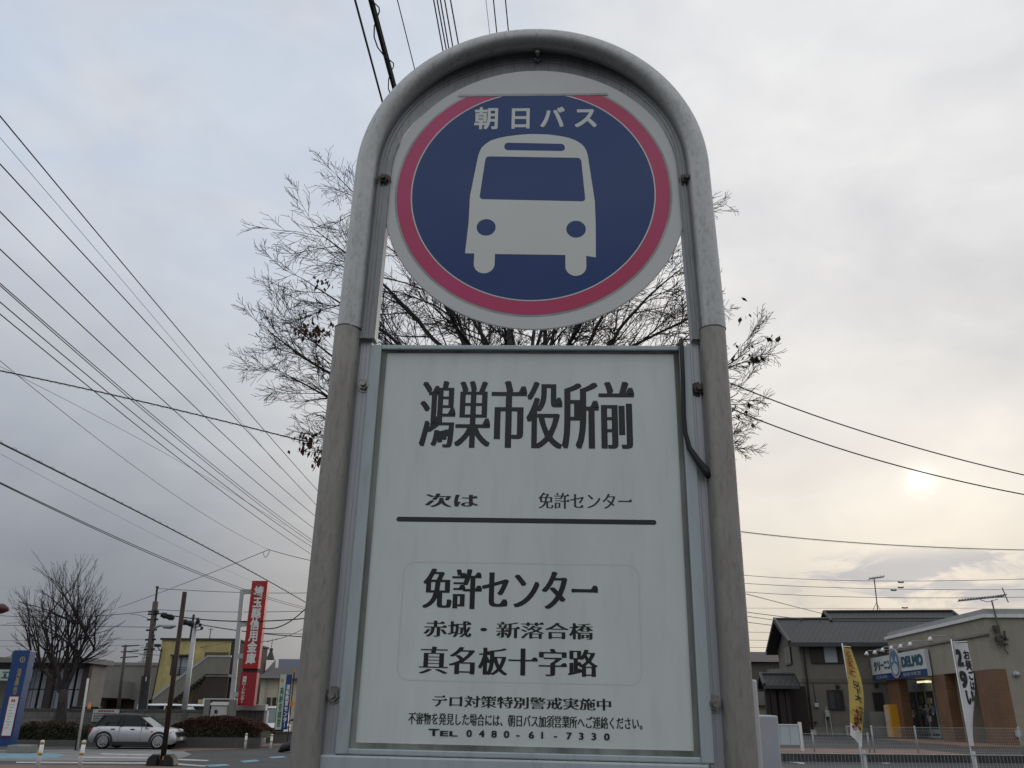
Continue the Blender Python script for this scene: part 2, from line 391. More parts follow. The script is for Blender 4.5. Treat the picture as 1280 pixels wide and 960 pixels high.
wv = [0, 0]+[math.sin(R(a))**2 for a in aa]+[0, 0]
n_ = len(pts)
yv = [-.0128+.0170*min(1, w*1.25) for w in wv]    # flush over the plate's rim at the sides, set back behind it at the crown
inn = [.0180 if n[0] > 0 else .0112 for n in nr]
sweep(b, pts, nr, [PR-.006-.019*w for w in wv], [PR+i_*(1-w)+.0425*w for w, i_ in zip(wv, inn)], yv, .0058)
sweep(b, pts, nr, [PR+.0025]*n_, [PR+.0045]*n_, [y-.0013 for y in yv], .005)
sweep(b, pts, nr, [PR+.0085]*n_, [PR+.0096]*n_, [y-.0010 for y in yv], .005)
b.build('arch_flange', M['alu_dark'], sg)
for sgn, U in ((1, -.2258*KP), (-1, .2560*KP)):
    b = MB(); b.tube([(U, YP, z) for z in (0.02, .4, .8, 1.2, 1.6, 2.0, JZ+.001)], PR+.0003, 32, False)
    pp = b.build('post_pipe', M['aged'], sg, True)
    b = MB(); b.tube([(U, YP, JZ-.0002), (U, YP, JZ+.0012)], PR+.0007, 32); b.build('joint_ring', M['rust'], pp)
    b = MB(); xa, xb = U+sgn*(PR-.006), U+sgn*.0325
    b.box((min(xa, xb), -.003, .55), (max(xa, xb), .008, 2.0515))
    for o1, o2, yy in ((.0172, .0190, -.0045), (.0245, .0254, -.0036), (.0300, .0325, -.0052)):
        xa, xb = U+sgn*o1, U+sgn*o2; b.box((min(xa, xb), yy, .55), (max(xa, xb), -.0028, 2.0505))
    soften(b.build('mounting_flange', M['alu'], sg), .0006)
    b = MB(); b.cyl((U, 0, 0), (0, 0, 1), .06, .02, 24); b.build('foot_plate', M['aged'], sg)
# bolts
def bolt(u, z, big=1.0, rusty=False, y=-.006):
    b = MB(); r = .0068*big; y = -.0125 if z > 2.1 else -.003
    b.cyl((u, y+.003, z), (0, -1, 0), r*1.45, .0042, 20)
    b.cyl((u, y-.001, z), (0, -1, 0), r, .0048, 6)
    b.cyl((u, y-.005, z), (0, -1, 0), r*.62, .0058, 14, r*.5)
    return b.build('bolt', M['rust'] if rusty else M['bolt'], sg, False)
for u, z, ru in ((-.1925, 2.2978, 1), (.2307, 2.2952, 1), (-.1964, 1.9906, 0), (.2317, 1.9878, 1), (-.1995, 1.6151, 0), (.228, 1.6149, 0)): bolt(u, z, 1.0, ru)
b = MB(); b.cyl((.0224, .003, 2.5215), (0, -1, 0), .0062, .006, 6); b.cyl((.0224, -.002, 2.5215), (0, -1, 0), .0034, .014, 12); b.build('bolt', M['bolt'], sg, True)
# round plate
CX, CZ = .0205, 2.2860
b = MB(); b.prism(circ(CX, CZ, .2138, n=96)[::-1], -.0095, -.0065); pl = soften(b.build('round_plate', M['plate'], sg), .0012); pl.location = (0, 0, 1.6*.0098); pl.scale = (.9902, 1, .9902)
FT = 2.4515                                       # the film is cut straight along its top
RX, RZ = .0181, 2.2867
flat(clipz(circ(RX, RZ, .1958, n=120), FT+.004)[::-1], -.0097, M['tape'], 'film_edge', pl)
flat(clipz(circ(RX, RZ, .1927, n=120), FT)[::-1], -.0099, M['film_p'], 'pink_ring', pl)
flat(clipz(circ(RX, RZ, .1728, n=120), FT)[::-1], -.0101, M['film_w'], 'white_ring', pl)
flat(clipz(circ(RX, RZ, .1710, n=120), FT)[::-1], -.0103, M['film_b'], 'blue_field', pl)
# yellowish tape over the cut edge
flat([(-.094, FT+.0045), (.126, FT+.0045), (.128, FT+.0005), (-.096, FT+.0005)], -.0104, M['tape'], 'tape_strip', pl)
# bus pictogram
outer = [(-.0735, 2.1868), (-.0705, 2.2345), (-.0702, 2.279), (-.0612, 2.346), (-.0592, 2.3535), (-.0565, 2.3605), (-.0515, 2.3665), (-.0435, 2.3728), (-.0330, 2.3768), (-.0200, 2.3800), (-.003, 2.3824), (.0115, 2.3835), (.0250, 2.3835), (.0400, 2.3826), (.0560, 2.3800), (.0700, 2.3763), (.0790, 2.3722), (.0862, 2.3670), (.0910, 2.3615), (.0945, 2.3545), (.0965, 2.3460), (.1055, 2.2690), (.1062, 2.2300), (.1056, 2.1800)]
bot = [(.0926, 2.1825), (.0926, 2.166)]+[(.0784+.0142*math.cos(R(-a)), 2.166-.0142*math.sin(R(a))) for a in range(15, 180, 15)]+[(.0642, 2.166), (.0642, 2.1838),
       (-.0322, 2.1855), (-.0322, 2.1700)]+[(-.0465+.0143*math.cos(R(-a)), 2.1700-.0143*math.sin(R(a))) for a in range(15, 180, 15)]+[(-.0608, 2.1700), (-.0608, 2.1864)]
outer = outer+bot

def rpoly(pts, r, n=4):                          # round the corners of a polygon
    out = []; k = len(pts)
    for i in range(k):
        p = Vector(pts[i]); a = (Vector(pts[i-1])-p).normalized()*r; c = (Vector(pts[(i+1) % k])-p).normalized()*r
        for j in range(n+1):
            t = j/n; q = p+a*(1-t)**2+c*t**2; out.append((q.x, q.y))
    return out
win = rpoly([(-.0500, 2.3455), (.0868, 2.3418), (.0925, 2.2690), (-.0570, 2.2735)], .006)
slot = rpoly([(-.0235, 2.3690), (.0635, 2.3660), (.0640, 2.3535), (-.0238, 2.3560)], .0061, 6)
with_holes(outer, [win, slot, circ(-.0457, 2.2276, .0133, n=32), circ(.0790, 2.2243, .0135, n=32)], -.0105, M['film_w'], 'bus_pictogram', pl)
lettering('朝日バス', -.0690, .1100, 2.3925, 2.4322, -.0105, M['film_w'], pl, bold=(.024, .024), advance=[1.33, 1.24, 1.30, 1.0], step=.00003)
# notice board
b = MB()
FL, FR_, FTOP, FB = -.1916, .2242, 2.0464, 1.5545
b.box((FL, -.008, FB), (-.1770, .012, FTOP)); b.box((.2098, -.008, FB), (FR_, .012, FTOP))
b.box((-.1770, -.008, 2.0400), (.2098, .012, FTOP)); b.box((-.1770, -.0075, FB), (.2098, .012, 1.5605))
soften(b.build('board_frame', M['frame'], sg), .0012)
b = MB()                                          # dirty gasket round the sheet
b.box((-.1768, -.0035, 1.5607), (-.1708, .010, 2.0398)); b.box((.2036, -.0035, 1.5607), (.2096, .010, 2.0398))
b.box((-.1708, -.0035, 2.0378), (.2036, .010, 2.0398)); b.box((-.1708, -.0035, 1.5607), (.2036, .010, 1.5665))
b.build('gasket', M['seal'], sg)
b = MB(); b.box((-.1712, -.001, 1.5655), (.2040, .004, 2.0390)); pn = b.build('notice_panel', M['panel'], sg)
IY = -.00115
lettering('鴻巣市役所前', -.1227, .1511, 1.9085, 1.9990, IY, M['ink2'], pn, mincho=.009, bold=(.049, 0))
lettering('次は', -.1088, -.0429, 1.8332, 1.8500, IY, M['ink2'], pn, mincho=.010, bold=(.04, 0))
lettering('免許センター', .0303, .1439, 1.8330, 1.8527, IY, M['ink2'], pn, mincho=.012, bold=(.022, 0))
flat(rrect(-.1425, .1725, 1.8146, 1.8206, .0028, 4), IY, M['ink2'], 'divider_line', pn)
lettering('免許センター', -.1054, .1015, 1.7128, 1.7588, IY, M['ink'], pn, mincho=.008, bold=(.048, 0))
lettering('赤城・新落合橋', -.1018, .0955, 1.6810, 1.6992, IY, M['ink'], pn, mincho=.013, bold=(.034, 0))
lettering('真名板十字路', -.1045, .1004, 1.6405, 1.6702, IY, M['ink'], pn, mincho=.013, bold=(.042, 0))
lettering('テロ対策特別警戒実施中', -.0870, .1141, 1.6056, 1.6178, IY, M['ink'], pn, mincho=.010, bold=(.034, 0))
lettering('不審物を発見した場合には、朝日バス加須営業所へご連絡ください。', -.1132, .1481, 1.5866, 1.5994, IY, M['ink'], pn, mincho=.006, bold=(.034, 0))
lettering('T', -.0895, -.0775, 1.5752, 1.5824, IY, M['ink'], pn, bold=(.03, .02))
lettering('EL', -.0765, -.0565, 1.5752, 1.5806, IY, M['ink'], pn, bold=(.03, .02))
lettering('0480-61-7330', -.0470, .1117, 1.5750, 1.5822, IY, M['ink'], pn, bold=(.035, .012), advance=[1.15]*12)
ro = rrect(-.1298, .1500, 1.6322, 1.7670, .014); ri = rrect(-.1284, .1486, 1.6336, 1.7656, .0126)
with_holes(ro, [ri], IY+.00005, M['faint'], 'border_line', pn)
# lower timetable board under the notice (runs out of the frame)
b = MB(); b.box((-.2075, -.0105, .72), (.2172, .014, 1.5535)); soften(b.build('timetable_frame', M['frame'], sg), .002)
b = MB(); b.box((-.175, -.012, .76), (.185, -.0107, 1.51)); b.build('timetable_panel', M['panel'], sg)
# black rubber strap hooked over the board frame
b = MB()
sp = [(.2122, .004, 2.052), (.2122, -.0085, 2.0535), (.2124, -.0122, 2.045), (.2121, -.0112, 2.0), (.2108, -.0110, 1.95), (.2112, -.0112, 1.928), (.2150, -.0120, 1.908), (.2245, -.0135, 1.891), (.2330, -.0150, 1.8775), (.2375, -.0150, 1.8715)]
k = len(sp)
wid = [.0026, .0026, .0028, .0027, .0026, .0028, .0032, .0042, .0052, .0050]
b.tube(sp, wid, 10); b.build('rubber_strap', M['rubber'], sg, True)
# narrow white edge and side case on the right post
b = MB(); b.box((.2690, .020, 1.20), (.2825, .030, 1.6420)); soften(b.build('side_plate', M['plate'], sg), .002)
b = MB(); b.prism(rrect(.2765, .3060, 1.10, 1.6040, .002, 3), .032, .060); soften(b.build('side_case', mat('side_case_plastic', (.40, .42, .46), .5, 0, .4, .12, 8), sg), .002)
# ------------------------------------------------------------------ more materials
def concrete(name, c, **k): return mat(name, c, .9, 0, .3, .14, 1.3, dirt=.3, bump=.15, bscale=25, **k)
M['asphalt'] = mat('asphalt', (.058, .058, .060), .9, 0, .35, .22, .35, dirt=.25, bump=.3, bscale=60, detail=8)
M['pale_pave'] = mat('worn_paving', (.20, .20, .195), .9, 0, .3, .3, .9, stretch=(.35, 1.6, 1), dirt=.35, detail=8)
M['brick_pave'] = mat('reddish_paving', (.17, .115, .095), .9, 0, .3, .2, 1.2, dirt=.2, detail=8)
M['tile_pave'] = mat('brown_tiles', (.215, .14, .105), .85, 0, .3, .2, 1.5, dirt=.15)
M['white_line'] = mat('road_paint_white', (.55, .55, .54), .8, 0, .3, col2=(.28, .28, .28), scale=2.5, detail=8)
M['blue_line'] = mat('road_paint_blue', (.20, .36, .44), .8, 0, .3, col2=(.12, .2, .25), scale=2.5, detail=8)
M['kerb'] = concrete('kerb_concrete', (.10, .098, .095))
M['conc'] = concrete('grey_concrete', (.24, .235, .22))
M['block'] = brickmat('concrete_blocks', (.20, .195, .18), (.155, .15, .14), (.075, .072, .068), 1.0, .6, .3, .012)
M['blockdark'] = mat('weathered_cap', (.10, .095, .09), .9, 0, .3, .25, 2, dirt=.4)
M['yellow'] = brickmat('yellow_cladding', (.58, .49, .21), (.55, .46, .195), (.40, .33, .13), 1.0, .9, 5.0, .012, .7)
M['brownwall'] = mat('dark_brown_wall', (.055, .043, .040), .8, 0, .3, .15, 3, (6, 6, .2))
M['darkwin'] = glassmat('dark_glass', (.035, .04, .045), .08)
M['palewin'] = mat('pale_curtain_glass', (.30, .33, .37), .25, 0, .5, .10, 2, (3, 3, .3))
M['winframe'] = mat('dark_window_frame', (.03, .026, .026), .5, .2)
M['greybld'] = mat('grey_render', (.205, .20, .185), .9, 0, .3, .1, .5, (1, 1, .5), dirt=.15)
M['lgrey'] = mat('light_grey_metal', (.40, .41, .42), .5, .3, .5, .1, 2)
M['white'] = mat('white_paint', (.70, .70, .69), .5, 0, .4, .07, 3, dirt=.08)
M['offwhite'] = mat('offwhite_paint', (.50, .50, .47), .6, 0, .4, .1, 2, dirt=.15)
M['cream'] = mat('cream_render', (.52, .47, .35), .85, 0, .3, .1, 1.2, dirt=.1)
M['red'] = mat('red_sign_face', (.36, .012, .012), .35, 0, .5, .08, 1.5)
M['crimson'] = mat('crimson_sign_face', (.30, .010, .022), .35, 0, .5, .08, 1.5)
M['signblue'] = mat('blue_sign_face', (.012, .05, .17), .35, 0, .5, .1, 1.5)
M['gold'] = mat('gold_letters', (.32, .27, .14), .5, .2, .5, .1, 4)
M['teal'] = mat('teal_letters', (.025, .10, .125), .5)
M['green'] = mat('green_letters', (.03, .16, .06), .5)
M['palegreen'] = mat('pale_green_banner', (.47, .55, .48), .7, 0, .3, .06, 2)
M['polewood'] = mat('utility_pole_concrete', (.075, .068, .062), .85, 0, .3, .15, 2, (3, 3, .4), dirt=.2)
M['poleblack'] = mat('black_pole_sleeve', (.022, .022, .024), .5, 0, .5, .3, 5)
M['polebrown'] = mat('rusty_brown_pole', (.040, .026, .022), .7, .2, .4, .3, 6, (3, 3, .5))
M['slate'] = mat('blue_slate_roof', (.045, .055, .085), .6, 0, .4, .2, 3, (1, 4, 1))
M['brownroof'] = mat('brown_tile_roof', (.05, .042, .04), .7, 0, .4, .25, 4)
M['silver'] = mat('silver_vehicle_paint', (.50, .50, .525), .28, .55, .5, .02, 1, coat=.6)
M['carwhite'] = mat('white_vehicle_paint', (.70, .71, .72), .3, 0, .5, .02, 1, coat=.6)
M['cartrim'] = mat('black_vehicle_trim', (.02, .02, .022), .5, 0, .4, .1, 5)
M['carglass'] = mat('vehicle_glass', (.010, .013, .015), .06, 0, .45, .1, 2)
M['windscreen'] = mat('windscreen_glass', (.10, .125, .125), .06, 0, .7, .2, 1.5)
M['roofblack'] = mat('black_vehicle_roof', (.012, .012, .014), .45, 0, .3, .1, 1, coat=.0)
M['tyre'] = mat('tyre_rubber', (.015, .015, .016), .85, 0, .3, .2, 10)
M['rim'] = mat('alloy_rim', (.45, .45, .46), .35, .7, .5, .08, 10)
M['chrome'] = mat('headlight_lens', (.62, .64, .65), .12, .4, .7, .2, 20)
M['orange'] = mat('orange_plastic', (.65, .20, .03), .5)
M['redlamp'] = mat('red_lamp', (.35, .02, .02), .3)
M['hedged'] = mat('dark_hedge_leaf', (.040, .045, .026), .8, 0, .3, .4, 5)
M['hedger'] = mat('reddish_hedge_leaf', (.085, .032, .022), .8, 0, .3, col2=(.05, .026, .018), scale=3)
M['hedgeg'] = mat('brown_green_hedge_leaf', (.050, .042, .025), .8, 0, .3, .4, 5)
# ------------------------------------------------------------------ ground, roads
def sheet(name, pts, z, mt):
    b = MB(); b.quad([(p[0], p[1], z) for p in pts]); 
    o = b.build(name, mt); tag(o, kind='structure'); return o
sheet('ground', [(-1500, -400), (1500, -400), (1500, 2500), (-1500, 2500)], 0, M['asphalt'])
def px_sheet(name, pxs, z, mt): return sheet(name, [gr(x, y)[:2] for x, y in pxs], z, mt)
px_sheet('paving', [(-90, 938.5), (120, 936.5), (222, 936.5), (240, 943), (215, 951.5), (60, 951), (-90, 951)][::-1], .004, M['pale_pave'])
px_sheet('sidewalk', [(-90, 955.5), (0, 955.5), (185, 957.3), (330, 964), (330, 1010), (-90, 1010)][::-1], .004, M['brick_pave'])
px_sheet('far_sidewalk', [(206, 932.5), (300, 927.5), (400, 921), (400, 929), (345, 932.5), (300, 936.8), (215, 939.5)][::-1], .008, M['brick_pave'])
px_sheet('bike_lane', [(-90, 942.5), (66, 941.8), (82, 944), (70, 947.6), (-90, 949.2)][::-1], .008, M['blue_line'])
px_sheet('road_line', [(20, 952.2), (212, 953.6), (260, 957.5), (255, 958.6), (205, 955.2), (20, 953.8)][::-1], .008, M['white_line'])
for q in ([(226, 949.0), (262, 950.6), (258, 951.9), (215, 950.4)], [(128, 942), (215, 944), (212, 945.2), (122, 943.4)], [(100, 946), (208, 947.6), (205, 948.9), (96, 947.6)]):
    px_sheet('road_line', q[::-1], .012, M['white_line'])
for q in ([(255, 956.5), (282, 955.2), (288, 957.2), (262, 959)], [(299, 951.5), (320, 949.6), (325, 951.6), (306, 953.6)], [(335, 946.4), (354, 945.2), (358, 946.8), (340, 948.3)]):
    px_sheet('bike_lane', q[::-1], .008, M['blue_line'])
# ------------------------------------------------------------------ left side
def planar_box(name, mt, a, b_, parent, sub=None, bev=0):
    mb = MB(); mb.box(a, b_); o = mb.build(name, mt, parent)
    if bev: soften(o, bev)
    return o
def window(parent, x0, x1, z0, z1, y=-.02, frame=None, pane=None, mull=1, fw=.06, rail=False):
    f = MB(); fm = frame or M['winframe']
    f.box((x0-fw, y-.05, z0-fw), (x0, y+.1, z1+fw)); f.box((x1, y-.05, z0-fw), (x1+fw, y+.1, z1+fw))
    f.box((x0, y-.05, z1), (x1, y+.1, z1+fw)); f.box((x0, y-.06, z0-fw), (x1, y+.1, z0))
    for k in range(1, mull+1):
        xm = x0+(x1-x0)*k/(mull+1); f.box((xm-fw*.4, y-.04, z0), (xm+fw*.4, y+.05, z1))
    if rail:
        for k in range(3): f.box((x0, y-.15, z0+.12+.18*k), (x1, y-.12, z0+.15+.18*k))
    w = f.build('window', fm, parent)
    g = MB(); g.quad([(x0, y-.005, z0), (x1, y-.005, z0), (x1, y-.005, z1), (x0, y-.005, z1)]); g.build('pane', pane or M['darkwin'], w)
    return w
# block wall along the far pavement
WY = 46.0
x0 = at(-90, 883, WY).x; x1 = at(263, 888, WY).x
bw = empty('block_wall', (x0, WY, 0), 'long grey concrete block wall with dark coping behind the silver hatchback', 'wall'); L = x1-x0
planar_box('blocks', M['block'], (0, 0, 0), (L, .15, 1.55), bw)
planar_box('coping', M['blockdark'], (0, -.03, 1.55), (L, .18, 1.66), bw)
b = MB()
for k in range(int(L/2.2)+1): b.box((k*2.2, -.06, 0), (k*2.2+.22, -.002, 1.545))
b.build('buttress', M['blockdark'], bw)
# notice board hung on it
p = at(117, 886.5, WY-.1); q = at(147, 902, WY-.1)
nb = empty('notice_board', (p.x, WY-.12, q.z), 'small white notice board with red heading hung on the block wall', 'sign')
W_, H_ = q.x-p.x, p.z-q.z
planar_box('board', M['offwhite'], (0, 0, 0), (W_, .04, H_), nb)
b = MB()
for k in range(6): b.box((W_*(.20+.105*k), -.006, H_*.78), (W_*(.285+.105*k), -.002, H_*.92))
b.build('red_heading', M['red'], nb)
b = MB(); rnd = random.Random(4)
for k in range(5):
    z = H_*(.64-.13*k); x = W_*.06
    while x < W_*(.62 if k > 2 else .9):
        w = W_*rnd.uniform(.03, .09); b.box((x, -.006, z-.022), (x+w, -.002, z+.022)); x += w+W_*.02
b.build('small_print', M['ink2'], nb)
# hedges
def hedge(name, label, x0, x1, y0, y1, h, mats, seed, n, group=None, split=.6, lump=.12, z0=0.0, taper=.35):
    rnd = random.Random(seed); b = MB(); nx, ny = 28, 8
    root = empty(name, ((x0+x1)/2, (y0+y1)/2, 0), label, 'hedge', group)
    cx, cy = (x0+x1)/2, (y0+y1)/2; hx, hy = (x1-x0)/2, (y1-y0)/2
    def hh(u, v):
        e = (1-abs(u)**3.2*taper)*(1-abs(v)**4*.35); return z0+(h-z0)*e*(1+lump*math.sin(u*9+seed)*math.cos(v*3+u*4))
    core = MB(); vs = []
    for i in range(nx+1):
        for j in range(ny+1):
            u, v = -1+2*i/nx, -1+2*j/ny; vs.append((u*hx*.96, v*hy*.95, hh(u, v)-.05))
    fs = [(i*(ny+1)+j, (i+1)*(ny+1)+j, (i+1)*(ny+1)+j+1, i*(ny+1)+j+1) for i in range(nx) for j in range(ny)]
    rim = [i*(ny+1) for i in range(nx+1)]
    bq = len(vs)
    for i in rim: vs.append((vs[i][0], vs[i][1], z0))
    fs += [(rim[i], bq+i, bq+i+1, rim[i+1]) for i in range(nx)]
    for e in (0, nx):
        for j in range(ny):
            a = e*(ny+1)+j; c = len(vs); vs += [(vs[a][0], vs[a][1], z0), (vs[a+1][0], vs[a+1][1], z0)]; fs.append((a, a+1, c+1, c))
    core.add(vs, fs); core.build('branches', M['hedged'], root)
    for k in range(n):
        u, v = rnd.uniform(-1, 1), rnd.uniform(-1, 1); top = hh(u, v)
        r = rnd.random()
        if r < .5: x, y, z = u*hx, v*hy, top-rnd.uniform(0, .1)
        else: x, y, z = u*hx, -hy*rnd.uniform(.9, 1.02), z0+(top-z0)*rnd.random()
        s = rnd.uniform(.03, .065); a = Vector((rnd.gauss(0, 1), rnd.gauss(0, 1), rnd.gauss(0, 1))).normalized(); c = a.orthogonal().normalized(); d = a.cross(c)
        P_ = Vector((x, y, z)); hi = (z-z0)/max(.01, top-z0)
        b.quad([P_+c*s, P_+d*s*.6, P_-c*s, P_-d*s*.6], 1 if hi+rnd.uniform(-.15, .15) > split else 0)
    b.build('leaves', mats, root)
    return root
hx = at(18, 925, 44.3).x
hedge('clipped_hedge', 'dark clipped hedge under the bare tree, left of the silver hatchback', at(14, 925, 44).x, at(116, 925, 44).x, 43.4, 44.9, 1.0, [M['hedged'], M['hedgeg']], 3, 11000, 'clipped hedges along the block wall', split=.8)
hedge('clipped_hedge', 'low dark hedge behind the roof and bonnet of the silver hatchback', at(118, 925, 44).x, at(216, 925, 44).x, 43.6, 44.9, .85, [M['hedged'], M['hedgeg']], 5, 9000, 'clipped hedges along the block wall', split=.8)
hx0, hx1 = at(217, 925, 43).x, at(331, 925, 43).x
hedge('azalea_hedge', 'rounded reddish brown hedge above a stone planter, in front of the red sign', hx0, hx1, 42.1, 44.6, 1.36, [M['hedged'], M['hedger']], 8, 20000, split=.52, lump=.05, z0=.42, taper=.55)
pw = empty('planter_wall', ((hx0+hx1)/2, 42, 0), 'low dark grey stone planter wall below the reddish hedge', 'wall')
planar_box('stone_face', concrete('planter_stone', (.085, .08, .078)), (-(hx1-hx0)/2+.05, -.05, 0), ((hx1-hx0)/2+.1, .15, .46), pw)
kx0, kx1 = at(-90, 930, 42.6).x, at(214, 930, 42.6).x
kb = empty('planter_kerb', (kx0, 42.4, 0), 'long dark kerb edging the hedge bed behind the silver hatchback', 'kerb')
planar_box('kerb_stone', M['kerb'], (0, 0, 0), (kx1-kx0, .3, .26), kb)
# gate wall, cabinet and the grey panel wall to the right
p0, p1 = at(260, 876, WY), at(287, 905, WY)
cb = empty('storage_cabinet', ((p0.x+p1.x)/2, WY, 0), 'white storage cabinet with two black latches set between grey gate posts', 'cabinet'); hw = (p1.x-p0.x)/2
zt = at(270, 881.5, WY).z; 
planar_box('cabinet_body', M['offwhite'], (-hw+.2, .0, .3), (hw-.2, .8, zt), cb, bev=.02)
planar_box('cabinet_roof', M['white'], (-hw+.16, -.06, zt), (hw-.16, .86, zt+.12), cb)
for s in (-1, 1): planar_box('gate_post', M['greybld'], (s*hw-.14, -.1, 0), (s*hw+.14, .3, zt+.28), cb)
planar_box('lintel', M['brownwall'], (-hw+.14, -.04, zt+.17), (hw-.14, .3, zt+.28), cb)
for dz_ in (.38, .75): planar_box('latch', M['ink'], (-hw+.42, -.05, zt-dz_), (-hw+.56, -.002, zt-dz_+.16), cb)
p0, p1 = at(296, 880.5, 47.6), at(333, 880.5, 47.6)
gw = empty('panel_wall', (p0.x, 47.6, 0), 'dark grey panel wall with thick white coping under the red sign', 'wall'); L = p1.x-p0.x
zt = p0.z
planar_box('wall_panel', brickmat('dark_board', (.115, .11, .10), (.095, .09, .085), (.05, .05, .05), 1, .3, 4, .02), (0, 0, 0), (L-.05, .2, zt-.3), gw)
planar_box('coping', M['lgrey'], (-.1, -.12, zt-.3), (L, .35, zt), gw, bev=.02)
planar_box('end_post', M['lgrey'], (L-.05, -.05, 0), (L+.1, .3, zt-.3), gw)
lw0, lw1 = at(330, 916, 49), at(420, 914, 49)
lw = empty('low_wall', (lw0.x, 49, 0), 'low dark grey concrete wall below the blue and green banner', 'wall')
planar_box('wall_block', concrete('dark_concrete', (.12, .118, .112)), (0, 0, 0), (lw1.x-lw0.x, .2, lw0.z), lw); planar_box('coping', M['blockdark'], (0, -.03, lw0.z), (lw1.x-lw0.x, .23, lw0.z+.07), lw)
# building with curtained windows far left
BY = 55.0
a, c = at(-90, 838, BY), at(113, 838, BY)
lb = empty('office_building', (a.x, BY, 0), 'low flat roofed building with tall curtained windows behind the blue pylon sign', 'building'); L = c.x-a.x
zt = at(30, 838.5, BY).z; zb = at(60, 882, BY).z
planar_box('wall', mat('taupe_wall', (.20, .185, .165), .9, var=.1, scale=1), (0, .25, 0), (L, 2.2, zt+.45), lb)
planar_box('roof', M['greybld'], (-.4, -.9, zt+.45), (L+.3, 2.4, zt+.75), lb)
xl = at(34, 860, BY).x-a.x; xr = at(107, 860, BY).x-a.x
n = 5; wpx = (xr-xl)/n
for k in range(n):
    x = xl+wpx*k
    f = MB(); f.box((x+.05, .12, 1.55), (x+wpx-.05, .26, zt+.2)); w = f.build('window', M['winframe'], lb)
    g = MB(); zm = 1.6+(zt-1.6)*.52
    g.box((x+.09, .05, 1.6), (x+wpx*.5-.02, .118, zm-.03)); g.box((x+wpx*.5+.02, .05, 1.6), (x+wpx-.09, .118, zm-.03))
    g.box((x+.09, .05, zm+.03), (x+wpx*.5-.02, .118, zt+.15)); g.box((x+wpx*.5+.02, .05, zm+.03), (x+wpx-.09, .118, zt+.15)); g.build('pane', M['palewin'], w)
for x in (xl-.32, xl+wpx*2-.16, xr-.2): planar_box('column', M['brownwall'], (x, -.3, 0), (x+.38, .04, zt+.45), lb)
a2, c2 = at(-60, 836.5, BY-1), at(38.5, 851, BY-1)
bd = planar_box('sign_board', M['palegreen'], (a2.x-a.x, -1.2, c2.z), (c2.x-a.x, -1.0, a2.z), lb)
lettering('正', c2.x-a.x-1.75, c2.x-a.x-.75, c2.z+.12, a2.z-.12, -1.205, M['teal'], bd, bold=(.04, .04), step=.001)
# long grey building further back
GY = 90.0
a, c = at(52, 832, GY), at(206, 830, GY)
gb = empty('grey_warehouse', (a.x, GY, 0), 'long windowless grey concrete building between the bare tree and the yellow building', 'building'); L = c.x-a.x
zt = at(120, 831.5, GY).z
planar_box('wall', M['greybld'], (0, 0, 2.6), (L+6, 12, zt), gb); planar_box('parapet', M['conc'], (-.1, -.1, zt), (L+6.1, 12.1, zt+.3), gb)
planar_box('stepped_storey', M['greybld'], (2.8, -5, 2.7), (9.8, -.01, zt-1.6), gb)
planar_box('dark_undercroft', M['brownwall'], (.2, .5, 0), (L+5.8, 11, 2.6), gb)
for k in range(6): planar_box('column', M['conc'], (k*3.4, -.1, 0), (k*3.4+.4, .45, 2.6), gb)
for k, x in enumerate((1.2, 1.9, 2.6, 12.5, 13.6)): planar_box('vent_slot', M['winframe'], (x, -.03, zt-1.3), (x+.4, .05, zt-1.02), gb)
# motorcycles' shapes glimpsed over the wall
def scooter(px, col, label):
    p = at(px, 884, 50); r = empty('parked_scooter', (p.x, 50, 0), label, 'scooter', 'scooters parked behind the block wall')
    for x in (-.62, .62): b = MB(); b.tube([(x+.2*math.cos(R(t)), 0, .26+.2*math.sin(R(t))) for t in range(0, 361, 24)], .06, 6, False); b.build('wheel', M['tyre'], r)
    b = MB(); b.prism([(-.8, .45), (-.75, .85), (-.1, .8), (.1, .5), (.4, .5), (.55, 1.1), (.66, 1.05), (.55, .35), (-.5, .35)][::-1], -.16, .16); soften(b.build('body', col, r), .04)
    b = MB(); b.box((-.75, -.15, .86), (-.05, .15, .98)); soften(b.build('seat', M['rubber'], r), .03)
    b = MB(); b.tube([(.45, -.34, 1.55), (.52, 0, 1.5), (.45, .34, 1.55)], .03, 6); b.tube([(.53, 0, 1.5), (.6, 0, 1.0)], .04, 6)
    b.box((.50, -.1, 1.45), (.62, .1, 1.66)); b.build('handlebar', M['cartrim'], r)
    b = MB(); b.box((-1.0, -.2, 1.05), (-.55, .2, 1.78)); soften(b.build('top_box', M['roofblack'], r), .03)
scooter(114, M['cartrim'], 'dark scooter with tall top box behind the block wall, nearest the white post')
scooter(124, M['carwhite'], 'pale scooter behind the block wall above the notice board')
scooter(137, M['signblue'], 'bluish scooter behind the block wall, nearest the sleeved utility pole')
p = at(112, 880, 49.5); tc_ = empty('traffic_cone', (p.x, 49.5, 0), 'orange cone shape showing over the block wall beside the scooters', 'cone')
b = MB(); b.cyl((0, 0, 1.2), (0, 0, 1), .16, .78, 14, .04); b.build('cone_body', M['orange'], tc_, True); b = MB(); b.box((-.22, -.22, 0), (.22, .22, 1.2)); b.build('stand', M['conc'], tc_)
